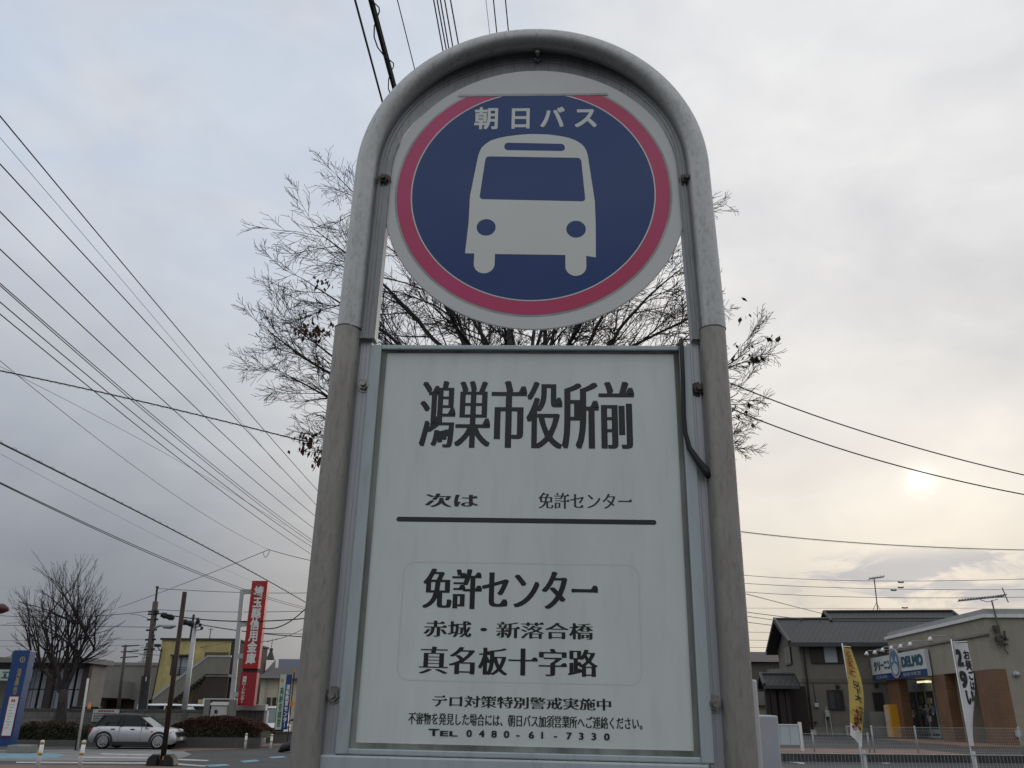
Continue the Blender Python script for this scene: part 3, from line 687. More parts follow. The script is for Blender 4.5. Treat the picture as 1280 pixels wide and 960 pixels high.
# yellow building
YY = 70.0
a, c = at(203, 798, YY), at(290, 800, YY)
yb = empty('yellow_building', (a.x, YY, 0), 'two storey yellow clad building with dark brown side and outside staircase', 'building'); L = c.x-a.x; zt = a.z
yx = lambda px, py=840, Y=YY: at(px, py, Y).x-a.x
yz = lambda py, px=240, Y=YY: at(px, py, Y).z
planar_box('wall', M['yellow'], (0, 0, 0), (L, 9, zt-.12), yb)
planar_box('side_wall', M['brownwall'], (L+.002, -.02, 0), (L+.35, 9.4, zt-.12), yb)
planar_box('roof', M['brownwall'], (-.12, -.14, zt-.12), (L+.45, 9.5, zt+.03), yb)
window(yb, yx(214.5), yx(234.5), yz(842.5), yz(821.5), mull=1, pane=M['palewin'], fw=.1, rail=True)
b = MB(); b.box((yx(212), -.35, yz(821)+.02), (yx(238), -.05, yz(818.5))); b.build('window_hood', M['brownwall'], yb)
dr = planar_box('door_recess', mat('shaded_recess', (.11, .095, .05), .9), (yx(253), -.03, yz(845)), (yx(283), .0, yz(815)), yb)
planar_box('door', M['winframe'], (yx(262), -.05, yz(845)), (yx(272), -.031, yz(819)), dr)
# staircase: stepped parapet rising to the landing
zl = yz(842.5, 270, YY-1.6); zp = yz(821.5, 270, YY-1.6)
s0, s1, s2 = yx(193, 870, YY-1.6), yx(259, 830, YY-1.6), yx(287, 830, YY-1.6)
zg0 = yz(876, 193, YY-1.6)
pr = zp-zl
b = MB(); b.prism([(s0, zg0-.2), (s0, zg0+.15), (s1, zp), (s2, zp), (s2, zl), (s1, zl), (s0+.6, zg0-.6)][::-1], -1.62, -1.5)
st = b.build('staircase', mat('stair_parapet', (.21, .20, .175), .85, 0, .3, .12, 2, (5, 5, .4)), yb)
b = MB(); b.prism([(s0-.1, zg0+.15), (s0-.1, zg0+.32), (s1-.05, zp+.14), (s2+.05, zp+.14), (s2+.05, zp+.01), (s1, zp+.01), (s0, zg0+.15)][::-1], -1.66, -1.46); b.build('handrail', M['lgrey'], st)
b = MB(); n = 14
for k in range(n):
    xa = s0+.3+(s1-s0-.3)*k/n; b.box((xa, -1.5, max(.05, zg0-.7+(zl-zg0+.7)*k/n)), (s0+.3+(s1-s0-.3)*(k+1)/n, -.05, max(.1, zg0-.7+(zl-zg0+.7)*(k+1)/n)))
b.box((s1, -1.5, zl-.2), (s2, -.05, zl)); b.build('steps', M['conc'], st)
b = MB(); b.prism([(s0+1.6, 0), (s1, zl-.25), (s2, zl-.25), (s2, 0)][::-1], -1.45, -1.3); b.build('stair_skirt', M['brownwall'], st)
b = MB(); b.box((s2-1.6, -1.9, yz(882, 270)), (s2+1.3, -1.62, yz(873.5, 270))); b.build('shop_canopy', M['white'], yb)
b = MB(); b.box((yx(262), -1.7, 0), (s2+1, -1.63, yz(875, 270))); b.build('ground_floor_wall', M['yellow'], yb)
b = MB(); b.tube([(yx(195.5), -.2, 1), (yx(199), -.2, zt-.8)], .05, 6); b.build('downpipe', M['polebrown'], yb)
fl = empty('flood_lamp', (yx(197)+a.x, YY-.5, yz(808)), 'small dark floodlight on the left corner of the yellow building', 'lamp')
b = MB(); b.box((-.35, -.15, -.1), (.1, .1, .12)); b.tube([(-.1, 0, -.1), (.05, .3, -.4)], .04, 6); b.build('lamp_head', M['cartrim'], fl)
for x, h in ((238, 2.1), (262, 1.0)):
    p = at(x, 798, YY+2); an = empty('roof_mast', (p.x, YY+2, zt), 'thin dark mast on the yellow building roof, '+('taller one beside the grey pole' if h > 2 else 'shorter one near its middle'), 'mast')
    b = MB(); b.tube([(0, 0, 0), (0, 0, h)], .1 if h > 2 else .035, 6); b.tube([(-.2, 0, h*.9), (.2, 0, h*.9)], .02, 5); b.build('mast_pole', M['cartrim'], an)
# houses beyond, right of the red sign
HY = 66.0
def house(name, label, pl, pr_, Y, depth, py_eave, py_ridge, wallm, roofm, gable='x', group=None):
    a, c = at(pl, py_eave, Y), at(pr_, py_eave, Y); L = c.x-a.x
    h = empty(name, (a.x, Y, 0), label, 'house', group); ze = a.z; zr = at((pl+pr_)/2, py_ridge, Y+depth/2).z
    planar_box('wall', wallm, (0, 0, 0), (L, depth, ze), h)
    b = MB()
    b.add([(-.4, -.5, ze-.1), (L+.4, -.5, ze-.1), (L+.4, depth+.5, ze-.1), (-.4, depth+.5, ze-.1), (-.4, depth/2, zr), (L+.4, depth/2, zr)], [(0, 1, 5, 4), (2, 3, 4, 5), (0, 4, 3), (1, 2, 5), (3, 2, 1, 0)])
    b.build('roof', roofm, h); return h, a, L, ze
h1, a1, L1, z1 = house('distant_house', 'house with dark blue slate roof right of the red sign', 338, 420, 84, 8, 838, 824, M['offwhite'], M['slate'])
b = MB(); ga, gc, gt = at(330, 841, 80), at(346, 841, 80), at(345, 824, 80)
b.prism([(ga.x-a1.x, 0), (ga.x-a1.x, ga.z), (gt.x-a1.x, gt.z), (gt.x-a1.x, 0)][::-1], ga.y-84, ga.y-83); b.build('gable_wall', M['lgrey'], h1)
h2, a2, L2, z2 = house('distant_house', 'cream house with two narrow dark windows behind the banner', 327, 420, 62, 10, 846, 835, M['cream'], M['brownroof'])
for px in (336, 343):
    xa = at(px-1.6, 876, 62).x-a2.x; xb = at(px+1.6, 876, 62).x-a2.x; window(h2, xa, xb, at(336, 880.5, 62).z, at(336, 872.5, 62).z, mull=0, fw=.04)
b = MB(); b.tube([(.4, -.06, 0), (.4, -.06, z2-.2)], .05, 6); b.build('downpipe', M['lgrey'], h2)
p = at(338, 822, 83.5); an = empty('tv_antenna', (p.x, 83.5, p.z-.2), 'small rooftop antenna with round base on the slate roofed house', 'antenna')
b = MB(); b.cyl((0, 0, 0), (0, 0, 1), .42, .8, 12, .12); b.cyl((0, 0, .8), (0, 0, 1), .16, .25, 10); b.tube([(0, 0, .8), (0, 0, 1.9)], .03, 5); b.tube([(-.5, 0, 1.65), (.4, 0, 1.9)], .025, 5); b.tube([(.4, -.2, 1.8), (.4, .2, 2.0)], .025, 5); b.build('antenna_mast', M['polewood'], an)
# red bank sign on its white post
RY = 47.0
pt, pb = at(303.5, 737, RY), at(288, 905, RY)
rs = empty('pylon_sign', (pb.x, RY, 0), 'tall red vertical sign with white characters on a pale steel post', 'sign')
T = lambda x, y, Y=RY: (at(x, y, Y).x-pb.x, Y-RY, at(x, y, Y).z)
b = MB(); b.tube([(0, 0, 0), T(303.5, 737)], .16, 4); soften(b.build('post', M['lgrey'], rs), .02)
for y in (739.5, 780, 820, 868):
    xx = 303.5-(y-737)/168*15.5; t = T(xx, y); u = T(xx+16, y); b = MB(); b.box((t[0], -.1, t[2]-.12), (u[0], .1, t[2]+.12)); b.build('bracket', M['lgrey'], rs)
t0, t1 = T(316.5, 727), T(335, 727); m0 = T(303, 836); e0, e1 = T(300.5, 882), T(320, 882)
xa, xb = (t0[0]+e0[0])/2-.02, (t1[0]+e1[0])/2+.02
zt, zm, zb = t0[2], T(310, 836)[2], e0[2]
rp = planar_box('upper_panel', M['red'], (xa, -.32, zm), (xb, .12, zt), rs); lettering('埼玉縣信用金庫', xa+.17, xb-.17, zm+.22, zt-.28, -.325, M['white'], rp, bold=(.035, .035), vertical=True, step=.0006)
planar_box('panel_gap', M['brownwall'], (xa+.04, -.2, zm-.2), (xb-.04, .08, zm), rs)
rp = planar_box('lower_panel', M['crimson'], (xa, -.32, zb), (xb, .12, zm-.2), rs); lettering('鴻巣ローンセンター', xa+.12, xa+.34, zb+.12, zm-.38, -.325, M['white'], rp, bold=(.03, .03), vertical=True, step=.0006)
# blue and green banner sign on the low wall
NY = 46.0
a, c = at(350.5, 843, NY), at(366, 912, NY)
bn = empty('event_banner', (a.x, NY, 0), 'tall narrow banner, pale green left half and blue right half, by the sign pipe', 'banner'); wd_ = at(365.5, 843, NY).x-a.x
zt, zb = a.z, c.z; xm = wd_*.52
g1 = planar_box('green_half', M['palegreen'], (0, 0, zb), (xm, .03, zt), bn); g2 = planar_box('blue_half', M['signblue'], (xm+.005, 0, zb), (wd_, .03, zt), bn)
lettering('高齢者講習', .07, xm-.05, zb+.12, zt-.62, -.004, M['green'], g1, bold=(.02, .02), vertical=True, step=.0004)
lettering('運転教育センター', xm+.05, wd_-.05, zb+.1, zt-.5, -.004, M['white'], g2, bold=(.04, .03), vertical=True, step=.0004)
b = MB(); b.quad([(.13+.09*math.cos(k*1.05), -.004, zt-.3+.1*math.sin(k*1.05)) for k in range(6)][::-1]); b.build('emblem', M['orange'], g1)
b = MB(); b.tube([(wd_+.08, .03, 0), (wd_+.08, .03, zt+.2)], .03, 8); b.tube([(-.02, .05, 0), (-.02, .05, zt)], .02, 8); b.build('banner_pole', M['cartrim'], bn)
b = MB(); b.cyl((wd_+.08, .03, zt+.1), (0, 0, 1), .05, .18, 8); b.box((wd_+.02, -.02, zt-1.55), (wd_+.24, .04, zt-1.3)); b.build('orange_marker', M['orange'], bn)
# blue town pylon
PY_ = 36.6
pb_, pt_ = at(8, 928, PY_), at(18, 812.5, PY_); pr2 = at(39, 814, PY_)
ps = empty('blue_pylon', (pb_.x, PY_, 0), 'blue pylon sign with round emblem and white notice on a pale concrete block', 'sign'); pw_ = .64; zt = pt_.z
xo = at(28, 813, PY_).x-pb_.x-.31
b = MB(); b.prism(rrect(xo-.05, xo+pw_, .2, zt, .04, 3), 0, .5); py1 = soften(b.build('pylon_body', M['signblue'], ps), .02)
ez = at(31, 824.5, PY_).z; ex = xo+.40
with_holes(circ(ex, ez, .12, n=30), [circ(ex, ez, .075, n=24)], -.004, M['gold'], 'emblem', py1)
b = MB(); b.quad([(ex+.03*math.cos(k*1.047), -.004, ez+.06*math.sin(k*1.047)) for k in range(6)][::-1]); b.build('emblem_centre', M['gold'], py1)
lettering('鴻巣市', xo+.28, xo+.46, at(25, 869, PY_).z, at(27, 835, PY_).z, -.004, M['gold'], py1, bold=(.03, .03), vertical=True, step=.0004)
nz0, nz1 = at(15, 919.5, PY_).z, at(25, 871, PY_).z
npn = planar_box('notice_frame', M['red'], (xo+.20, -.05, nz0-.03), (xo+.60, -.002, nz1+.03), ps); planar_box('notice', M['white'], (xo+.235, -.056, nz0), (xo+.60, -.051, nz1), npn)
b = MB()
for k in range(2): b.box((xo+.33+.09*k, -.058, nz1-.2), (xo+.40+.09*k, -.0562, nz1-.1))
b.build('red_heading', M['red'], npn)
bb = MB()
for k in range(9): bb.box((xo+.30+.03*(k % 2), -.058, nz1-.32-.11*k), (xo+.52-.04*(k % 3), -.0562, nz1-.29-.11*k))
bb.build('small_print', M['lgrey'], npn)
b = MB(); q0, q1 = at(9, 941.5, PY_-1), at(37, 931.5, PY_-1); b.box((q0.x-pb_.x, -1.1, 0), (q1.x-pb_.x, -.35, q1.z)); soften(b.build('concrete_block', M['conc'], ps), .02)
# poles
def pole(name, label, cat, pts_px, Y, r0, r1, m, n=10):
    P = [at(x, y, Y) for x, y in pts_px]; base = Vector((P[-1].x, Y, 0)) ; r = empty(name, base, label, cat)
    b = MB(); d = (P[-1]-P[0]); k = -P[-1].z/d.z; foot = P[-1]+d*k
    b.tube([foot-base, P[0]-base], [r0, r1], n); b.build('pole', m, r, True); return r, base, P
r, base, P = pole('utility_pole', 'dark utility pole with black lower sleeve and lamp arm behind the silver hatchback', 'utility pole', [(194.5, 752), (177, 905)], 48, .21, .15, M['polewood'])
def rel(x, y, Y): return at(x, y, Y)-base
b = MB(); b.tube([rel(194.5, 752, 48), rel(196.6, 734.5, 48)], .06, 6); b.tube([rel(196.6, 734.5, 48), rel(196.8, 733, 48)], .1, 6); b.build('top_rod', M['cartrim'], r)
b = MB(); b.tube([rel(183.2, 845, 48), rel(176, 905, 48)], .25, 12); b.build('sleeve', M['poleblack'], r)
b = MB(); b.box(rel(181.6, 851.5, 47.7), rel(183.6, 846, 47.72)); b.build('sleeve_sticker', M['white'], r)
b = MB()
for y in (765, 768, 775, 788, 800, 812): p = rel(194.5-(y-752)/153*17.5, y, 48); b.tube([p+Vector((-.3, -.1, 0)), p+Vector((.3, -.1, .03))], .05, 6)
b.box(rel(191, 768, 47.8), rel(197.5, 763, 48.2)); b.build('pole_hardware', M['cartrim'], r)
b = MB(); b.tube([rel(192.5, 788, 47.8), rel(195, 784, 47.6), rel(200, 781.8, 47.3), rel(208, 782, 47)], .07, 8); b.build('lamp_arm', M['lgrey'], r, True)
b = MB(); b.tube([rel(205, 783.2, 47.1), rel(214, 783, 46.8), rel(220, 782.2, 46.6)], [.1, .14, .05], 8); b.build('street_lamp', M['lgrey'], r, True)
b = MB(); b.box(rel(192.3, 793, 47.7), rel(195.3, 787, 47.9)); b.build('junction_box', M['lgrey'], r)
r, base, P = pole('utility_pole', 'slim pale grey steel pole in front of the yellow staircase', 'utility pole', [(244.5, 778), (228, 905)], 50, .17, .12, M['lgrey'])
b = MB()
for x, y in ((248, 779), (250, 783), (252, 787), (247, 776), (240, 784)): p = rel(x, y, 49.9); b.cyl(p, (0, 0, 1), .09, .16, 6); b.tube([p, rel(245, y+1, 50)], .025, 5)
b.box(rel(243, 786, 49.8), rel(248, 777, 50.1)); b.build('insulators', M['cartrim'], r)
r, base, P = pole('steel_pole', 'dark rusty brown pole standing on black rubber weights before the silver hatchback', 'pole', [(231, 740), (204, 945)], 28.5, .085, .075, M['polebrown'])
b = MB()
for s in (-1, 1): b.prism([(s*.1, 0), (s*.1, .32), (s*.26, .34), (s*.40, .22), (s*.44, 0)][::s], -.22, .22)
soften(b.build('rubber_weight', M['rubber'], r), .03); b = MB(); b.cyl((0, 0, 0), (0, 0, 1), .14, .2, 14); b.build('socket', M['polebrown'], r)
p = at(205, 948, 28.2); b = MB(); b.box((.06, -.2, .17), (.20, -.1, .27)); b.build('orange_clip', M['orange'], r)
r, base, P = pole('marker_post', 'slim white post left of the silver hatchback rear', 'post', [(110.3, 848), (97.5, 932)], 38, .055, .05, M['offwhite'])
r, base, P = pole('sign_post', 'short thin dark brown post beside the slim white post', 'post', [(104.5, 886), (95.5, 932)], 38.6, .055, .05, M['polebrown'])
r, base, P = pole('utility_pole', 'thin distant utility pole above the grey warehouse', 'utility pole', [(157, 806), (148, 884)], 75, .16, .11, M['polewood'])
b = MB()
for y in (808, 815, 822): p = rel(156.6-(y-806)*.115, y, 75); b.tube([p+Vector((-.3, 0, 0)), p+Vector((1.2, 0, .1))], .05, 5)
b.build('pole_hardware', M['cartrim'], r)
def pylon_tower(px, top, bot, Y, label):
    p, q = at(px, bot, Y), at(px, top, Y); r = empty('lattice_tower', (p.x, Y, 0), label, 'lattice tower', 'distant lattice power towers'); h = q.z
    b = MB(); w = h*.09
    for sx1 in (-1, 1):
        for sy in (-1, 1): b.tube([(sx1*w, sy*w, 0), (sx1*w*.12, sy*w*.12, h)], .16, 4)
    n = 12
    for k in range(n):
        z0, z1 = h*k/n, h*(k+1)/n; w0, w1 = w*(1-.88*k/n), w*(1-.88*(k+1)/n)
        for sy in (-1, 1): b.tube([(-w0, sy*w0, z0), (w1, sy*w1, z1)], .09, 4); b.tube([(w0, sy*w0, z0), (-w1, sy*w1, z1)], .09, 4)
    for k in (.72, .82, .92): b.tube([(-w*1.1, 0, h*k), (0, 0, h*(k+.02)), (w*1.1, 0, h*k)], .14, 4)
    b.build('lattice', M['wireg'], r)
pylon_tower(171.5, 803, 884, 420, 'distant lattice power tower just left of the main utility pole')
pylon_tower(2, 815, 884, 420, 'distant lattice power tower at the left edge above the roof')
# street lamp whose head reaches in at the left edge
p = at(11, 761, 20); r = empty('street_lamp', (p.x-2.2, 20, 0), 'dark red street lamp head reaching in at the left edge', 'street lamp')
b = MB(); b.tube([(0, 0, 0), (0, 0, p.z-.4), (.3, 0, p.z-.05), (1.6, 0, p.z+.06)], [.09, .06, .05, .04], 8); b.build('pole', M['polebrown'], r, True)
b = MB(); b.tube([(1.45, 0, p.z+.04), (1.75, 0, p.z+.02), (2.05, 0, p.z), (2.2, 0, p.z-.02)], [.05, .11, .12, .04], 10); b.build('lamp_head', mat('dark_red_enamel', (.07, .02, .022), .4), r, True)
# bollards
def bollard(px, top, bot, label, z=None, Y=None):
    g_ = gr(px, bot) if Y is None else Vector((at(px, bot, Y).x, Y, 0)); h = at(px, top, g_.y).z
    r = empty('bollard', g_, label, 'bollard', 'white bollards with yellow bands')
    b = MB(); rad = .055; b.tube([(0, 0, 0), (0, 0, h-.03)], rad, 16); b.tube([(0, 0, h-.03), (0, 0, h)], [rad, rad*.7], 16); b.build('post', M['white'], r, True)
    for zz in (h*.86, h*.5):
        b = MB(); b.tube([(0, 0, zz), (0, 0, zz+h*.09)], rad+.004, 16); b.build('band', mat('yellow_band', (.42, .27, .03), .5), r, True)
bollard(46, 925, 963.5, 'leftmost white bollard with yellow bands, in front of the blue pylon')
bollard(98.5, 925, 963.5, 'white bollard with yellow bands left of the silver hatchback, under the slim post')
bollard(306, 916.5, 936.5, 'white bollard with yellow bands before the planter under the red sign')
bollard(338, 917.5, 938, 'rightmost white bollard with yellow bands, by the sign pipe')
# a round dark mirror base glimpsed at the pipe
p = gr(363, 940.5); r = empty('rubber_hump', p, 'small black rubber hump on the far pavement touching the sign pipe', 'rubber hump')
b = MB(); b.tube([(-.5, 0, .02), (-.35, 0, .16), (0, 0, .26), (.5, 0, .28)], [.04, .16, .2, .2], 10); b.build('hump', M['rubber'], r, True)
# ------------------------------------------------------------------ vehicles
def loft(b, secs, mi=0, cap=True):
    k = len(secs[0]); base = len(b.v); vs = [p for s in secs for p in s]
    fs = [(i*k+j, (i+1)*k+j, (i+1)*k+j+1, i*k+j+1) for i in range(len(secs)-1) for j in range(k-1)]
    if cap: fs += [tuple(range(k)), tuple(range((len(secs)-1)*k, len(secs)*k))[::-1]]
    b.add(vs, fs, mi)
def lerp_tab(tab, x):
    for (x0, v0), (x1, v1) in zip(tab, tab[1:]):
        if x <= x1: t = (x-x0)/(x1-x0); t = max(0, min(1, t)); return v0+(v1-v0)*t
    return tab[-1][1]
def vehicle(label, loc, rz, paint, L, W, top, bot, belt, roofh, gb, wheels, wr, group=None, roofm=None, cat='hatchback', arches=True):
    """top: upper outline of the lower body, gb: greenhouse outline (x at belt rear, x roof rear, x roof front, x belt front)."""
    r = empty('parked_vehicle', loc, label, cat, group, rz)
    b = MB(); secs = []; n = 30; hl = L/2
    for i in range(n+1):
        x = -hl+L*i/n; zt = lerp_tab(top, x); zb = lerp_tab(bot, x)
        e = abs(x)/hl; w = W/2*(1-max(0, e-.72)**2*2.6); zm = zb+(zt-zb)*.55
        pr = [(x, -w*.90, zb), (x, -w*.97, zb+.06), (x, -w, zm-.1), (x, -w*1.0, zm+.05), (x, -w*.965, zt-.07), (x, -w*.90, zt-.012), (x, -w*.70, zt), (x, 0, zt+.015)]
        secs.append(pr+[(p[0], -p[1], p[2]) for p in pr[-2::-1]])
    loft(b, secs); bd = b.build('body', paint, r, True)
    xr0, xr1, xf1, xf0 = gb; zb0 = belt-.03
    def sect(x, zt, wt): return [(x, -W*.455, zb0), (x, -wt, zt), (x, -wt*.75, zt+.04), (x, wt*.75, zt+.04), (x, wt, zt), (x, W*.455, zb0)]
    wt = W*.385; zr = roofh-.04
    b = MB()
    vs = [(xr0, -W*.44, zb0), (xr0, W*.44, zb0), (xf0, W*.42, zb0), (xf0, -W*.42, zb0), (xr1, -wt, zr), (xr1, wt, zr), (xf1, wt, zr), (xf1, -wt, zr)]
    b.add(vs, [(0, 3, 7, 4), (1, 5, 6, 2), (0, 4, 5, 1), (4, 7, 6, 5)]); b.build('side_glass', M['carglass'], r)
    b = MB(); b.quad([vs[3], vs[2], vs[6], vs[7]]); b.build('windscreen', M['windscreen'], r)
    b = MB(); rt = []
    for i in range(9):
        t = i/8; x = xr1-.10+(xf1+.08-xr1+.10)*t; dz_ = .05*math.sin(math.pi*min(1, max(0, t)))
        pr = [(x, -wt-.02, zr-.03), (x, -wt*.97, zr+.01+dz_*.5), (x, -wt*.6, zr+.03+dz_), (x, 0, zr+.04+dz_)]
        rt.append(pr+[(p[0], -p[1], p[2]) for p in pr[-2::-1]])
    loft(b, rt); b.build('roof', roofm or paint, r, True)
    b = MB()                                                     # pillars
    for s in (-1, 1):
        for xa, xb, rr in ((xr0, xr1, .06), (xf0, xf1, .045)): b.tube([(xa, s*W*.435, zb0), (xb, s*wt, zr)], rr, 6)
        xm = (xr0+xf0)/2-.1; b.tube([(xm, s*W*.452, zb0), (xm-.02, s*(wt+.005), zr)], .045, 6)
    b.build('pillars', M['cartrim'] if roofm else paint, r)
    for s in (-1, 1):
        for xw in wheels:
            w = empty('wheel', (xw, s*(W/2-.10), wr)); w.parent = r
            b = MB(); prof = [(-.10, wr*.72), (-.10, wr*.93), (-.06, wr), (.06, wr), (.10, wr*.93), (.10, wr*.72)]
            rings = [[(rr*math.cos(2*math.pi*k/28), yy, rr*math.sin(2*math.pi*k/28)) for k in range(29)] for yy, rr in prof]
            loft(b, rings, cap=False); b.build('tyre', M['tyre'], w, True)
            b = MB(); yo = s*.075
            b.tube([(wr*.68*math.cos(2*math.pi*k/28), yo, wr*.68*math.sin(2*math.pi*k/28)) for k in range(29)], .028, 6, False)
            for k in range(10):
                a_ = 2*math.pi*k/10; c_, s2_ = math.cos(a_), math.sin(a_); t_ = Vector((-s2_, 0, c_))*.017
                p0 = Vector((c_*.03, yo, s2_*.03)); p1 = Vector((c_*wr*.68, yo, s2_*wr*.68)); b.quad([p0-t_, p0+t_, p1+t_, p1-t_] if s < 0 else [p0+t_, p0-t_, p1-t_, p1+t_])
            b.cyl((0, yo, 0), (0, s, 0), .06, .012, 12); b.build('rim', M['rim'], w)
            b = MB(); b.cyl((0, s*.02, 0), (0, s, 0), wr*.72, .01, 24); b.build('brake_disc', M['cartrim'], w)
            if arches:
                b = MB(); a0 = [R(t) for t in range(-8, 189, 14)]
                vs_ = []
                for a_ in a0:
                    for rr, yy in ((wr*1.03, .103), (wr*1.32, .108), (wr*1.32, .02), (wr*1.03, .02)): vs_.append((rr*math.cos(a_), s*yy, rr*math.sin(a_)))
                k = len(a0); b.add(vs_, [(i*4+j, i*4+(j+1) % 4, (i+1)*4+(j+1) % 4, (i+1)*4+j) for i in range(k-1) for j in range(4)]); b.build('wheel_arch', M['cartrim'], w)
    for s in (-1, 1):
        b = MB(); b.box((wheels[0]+wr, W/2-.03 if s > 0 else -W/2-.012, .16), (wheels[1]-wr, W/2+.012 if s > 0 else -W/2+.03, .30)); b.build('sill', M['cartrim'], r)
    for s in (-1, 1):
        b = MB(); b.tube([(xf0-.30, s*(W*.45), belt+.04), (xf0-.28, s*(W*.5+.08), belt+.08)], .03, 6); b.box((xf0-.36, min(s*(W*.5+.03), s*(W*.5+.2)), belt+.02), (xf0-.22, max(s*(W*.5+.03), s*(W*.5+.2)), belt+.16)); soften(b.build('wing_mirror', M['cartrim'], r), .02)
        for xh in (xr0+.75, xr0+1.62):
            b = MB(); b.box((xh, min(s*W*.495, s*(W*.5+.02)), belt-.14), (xh+.18, max(s*W*.495, s*(W*.5+.02)), belt-.105)); b.build('door_handle', M['cartrim'], r)
    return r, bd
# the silver hatchback: front points right, seen from its right-hand side
g_ = (gr(120, 936.5)+gr(199, 937.2))/2
L = 3.86
r, bd = vehicle('silver five door hatchback with black roof parked beside the hedge', (g_.x, g_.y+.9, .006), R(1.0), M['silver'], L, 1.70,
    [(-1.93, .56), (-1.91, .68), (-1.87, .79), (-1.80, .87), (-1.70, .925), (-1.5, .95), (-1.0, .945), (.6, .93), (.85, .925), (1.2, .895), (1.5, .845), (1.7, .785), (1.82, .71), (1.90, .60), (1.93, .50)],
    [(-1.93, .36), (-1.8, .26), (-1.3, .20), (1.3, .18), (1.8, .20), (1.93, .30)], .94, 1.42, (-1.68, -1.36, .12, .86), (-1.19, 1.22), .315, roofm=M['roofblack'])
b = MB(); b.box((1.79, -.50, .50), (1.945, .50, .70)); b.box((1.80, -.62, .22), (1.94, .62, .34)); soften(b.build('grille', M['cartrim'], r), .02)
b = MB(); b.box((1.945, -.2, .36), (1.965, .2, .50)); b.build('number_plate', M['white'], r)
for s in (-1, 1):
    b = MB(); b.tube([(1.58, s*.655, .70), (1.74, s*.66, .68)], [.14, .12], 18); b.build('headlight', M['chrome'], r, True)
    b = MB(); b.tube([(1.84, s*.60, .40), (1.90, s*.58, .40)], [.07, .06], 12); b.build('fog_lamp', M['chrome'], r, True)
    b = MB(); b.box((-1.90, s*.66-.05, .66), (-1.80, s*.66+.05, .85)); soften(b.build('tail_light', M['redlamp'], r), .02)
b = MB(); b.box((.86, -.872, .70), (.93, -.83, .76)); b.build('side_indicator', M['orange'], r)
b = MB(); b.tube([(.60, -.40, 1.02), (.32, .05, 1.24)], .012, 5); b.build('wiper', M['cartrim'], r)
b = MB(); b.box((-.55, -.852, .34), (-.545, -.80, .92)); b.box((.42, -.852, .34), (.425, -.80, .92)); b.build('door_seam', M['cartrim'], r)
# white minivans behind the block wall, only their roofs and screens showing
def minivan(label, px, Y, rz, roof=1.85):
    p = at(px, 900, Y)
    return vehicle(label, (p.x, Y, 0), rz, M['carwhite'], 4.4, 1.70,
        [(-2.2, .8), (-2.12, 1.0), (-1.9, 1.08), (1.1, 1.06), (1.7, .98), (2.05, .86), (2.2, .62)], [(-2.2, .4), (-1.9, .25), (1.9, .22), (2.2, .34)], 1.06, roof, (-2.05, -1.9, .75, 1.55), (-1.35, 1.4), .31, 'white minivans parked behind the walls', cat='minivan', arches=False)
minivan('white minivan roof showing over the block wall left of the grey pole', 216, 54, R(3), 1.95)
minivan('white minivan roof showing over the block wall right of the grey pole', 250, 56, R(-4), 1.95)
mv, _ = minivan('white minivan facing the road between the panel wall and the banner', 343, 53, R(-72), 1.85)
for s in (-1, 1):
    b = MB(); b.box((2.02, s*.62-.16, .70), (2.16, s*.62+.16, .86)); soften(b.build('headlight', M['chrome'], mv), .03)
b = MB(); b.box((2.1, -.42, .55), (2.21, .42, .74)); b.build('grille', M['cartrim'], mv); b = MB(); b.box((2.212, -.2, .40), (2.225, .2, .53)); b.build('number_plate', M['offwhite'], mv)
# ------------------------------------------------------------------ right side
M['beige'] = mat('beige_stucco', (.315, .288, .235), .9, 0, .3, .08, 1.5, (1, 1, .6), dirt=.1, bump=.15, bscale=30)
M['beige2'] = mat('pale_beige_wall', (.33, .305, .25), .9, 0, .3, .06, 1.5, dirt=.08)
M['taupe'] = mat('taupe_render', (.175, .163, .138), .9, 0, .3, .07, 1.2, (1, 1, .5), dirt=.1, bump=.1, bscale=40)
M['tilebrown'] = brickmat('orange_brown_tile', (.225, .115, .058), (.195, .10, .05), (.135, .075, .045), 1, .24, .08, .008, .6, 'YZ')
M['roofmetal'] = mat('grey_roof_edge', (.34, .345, .34), .5, .2, .5, .08, 2, dirt=.15)
M['rooftile'] = brickmat('charcoal_roof_tile', (.032, .034, .035), (.020, .021, .022), (.006, .006, .007), 1, .34, .36, .06, .55, 'XY')
M['darkwood'] = mat('dark_wood', (.028, .022, .02), .7, 0, .3, .25, 4, (6, 6, .4))
M['amber'] = mat('amber_machine', (.62, .30, .02), .45, 0, .4, .05, 2)
M['fence_w'] = mat('pale_fence_steel', (.40, .41, .41), .5, .2, .5, .08, 3)
M['litpane'] = mat('pale_blind_pane', (.42, .44, .45), .3, 0, .5, .05, 1, (1, 1, 20))
M['bluepanel'] = mat('pale_blue_board', (.42, .50, .53), .6, 0, .4, .06, 1.2)
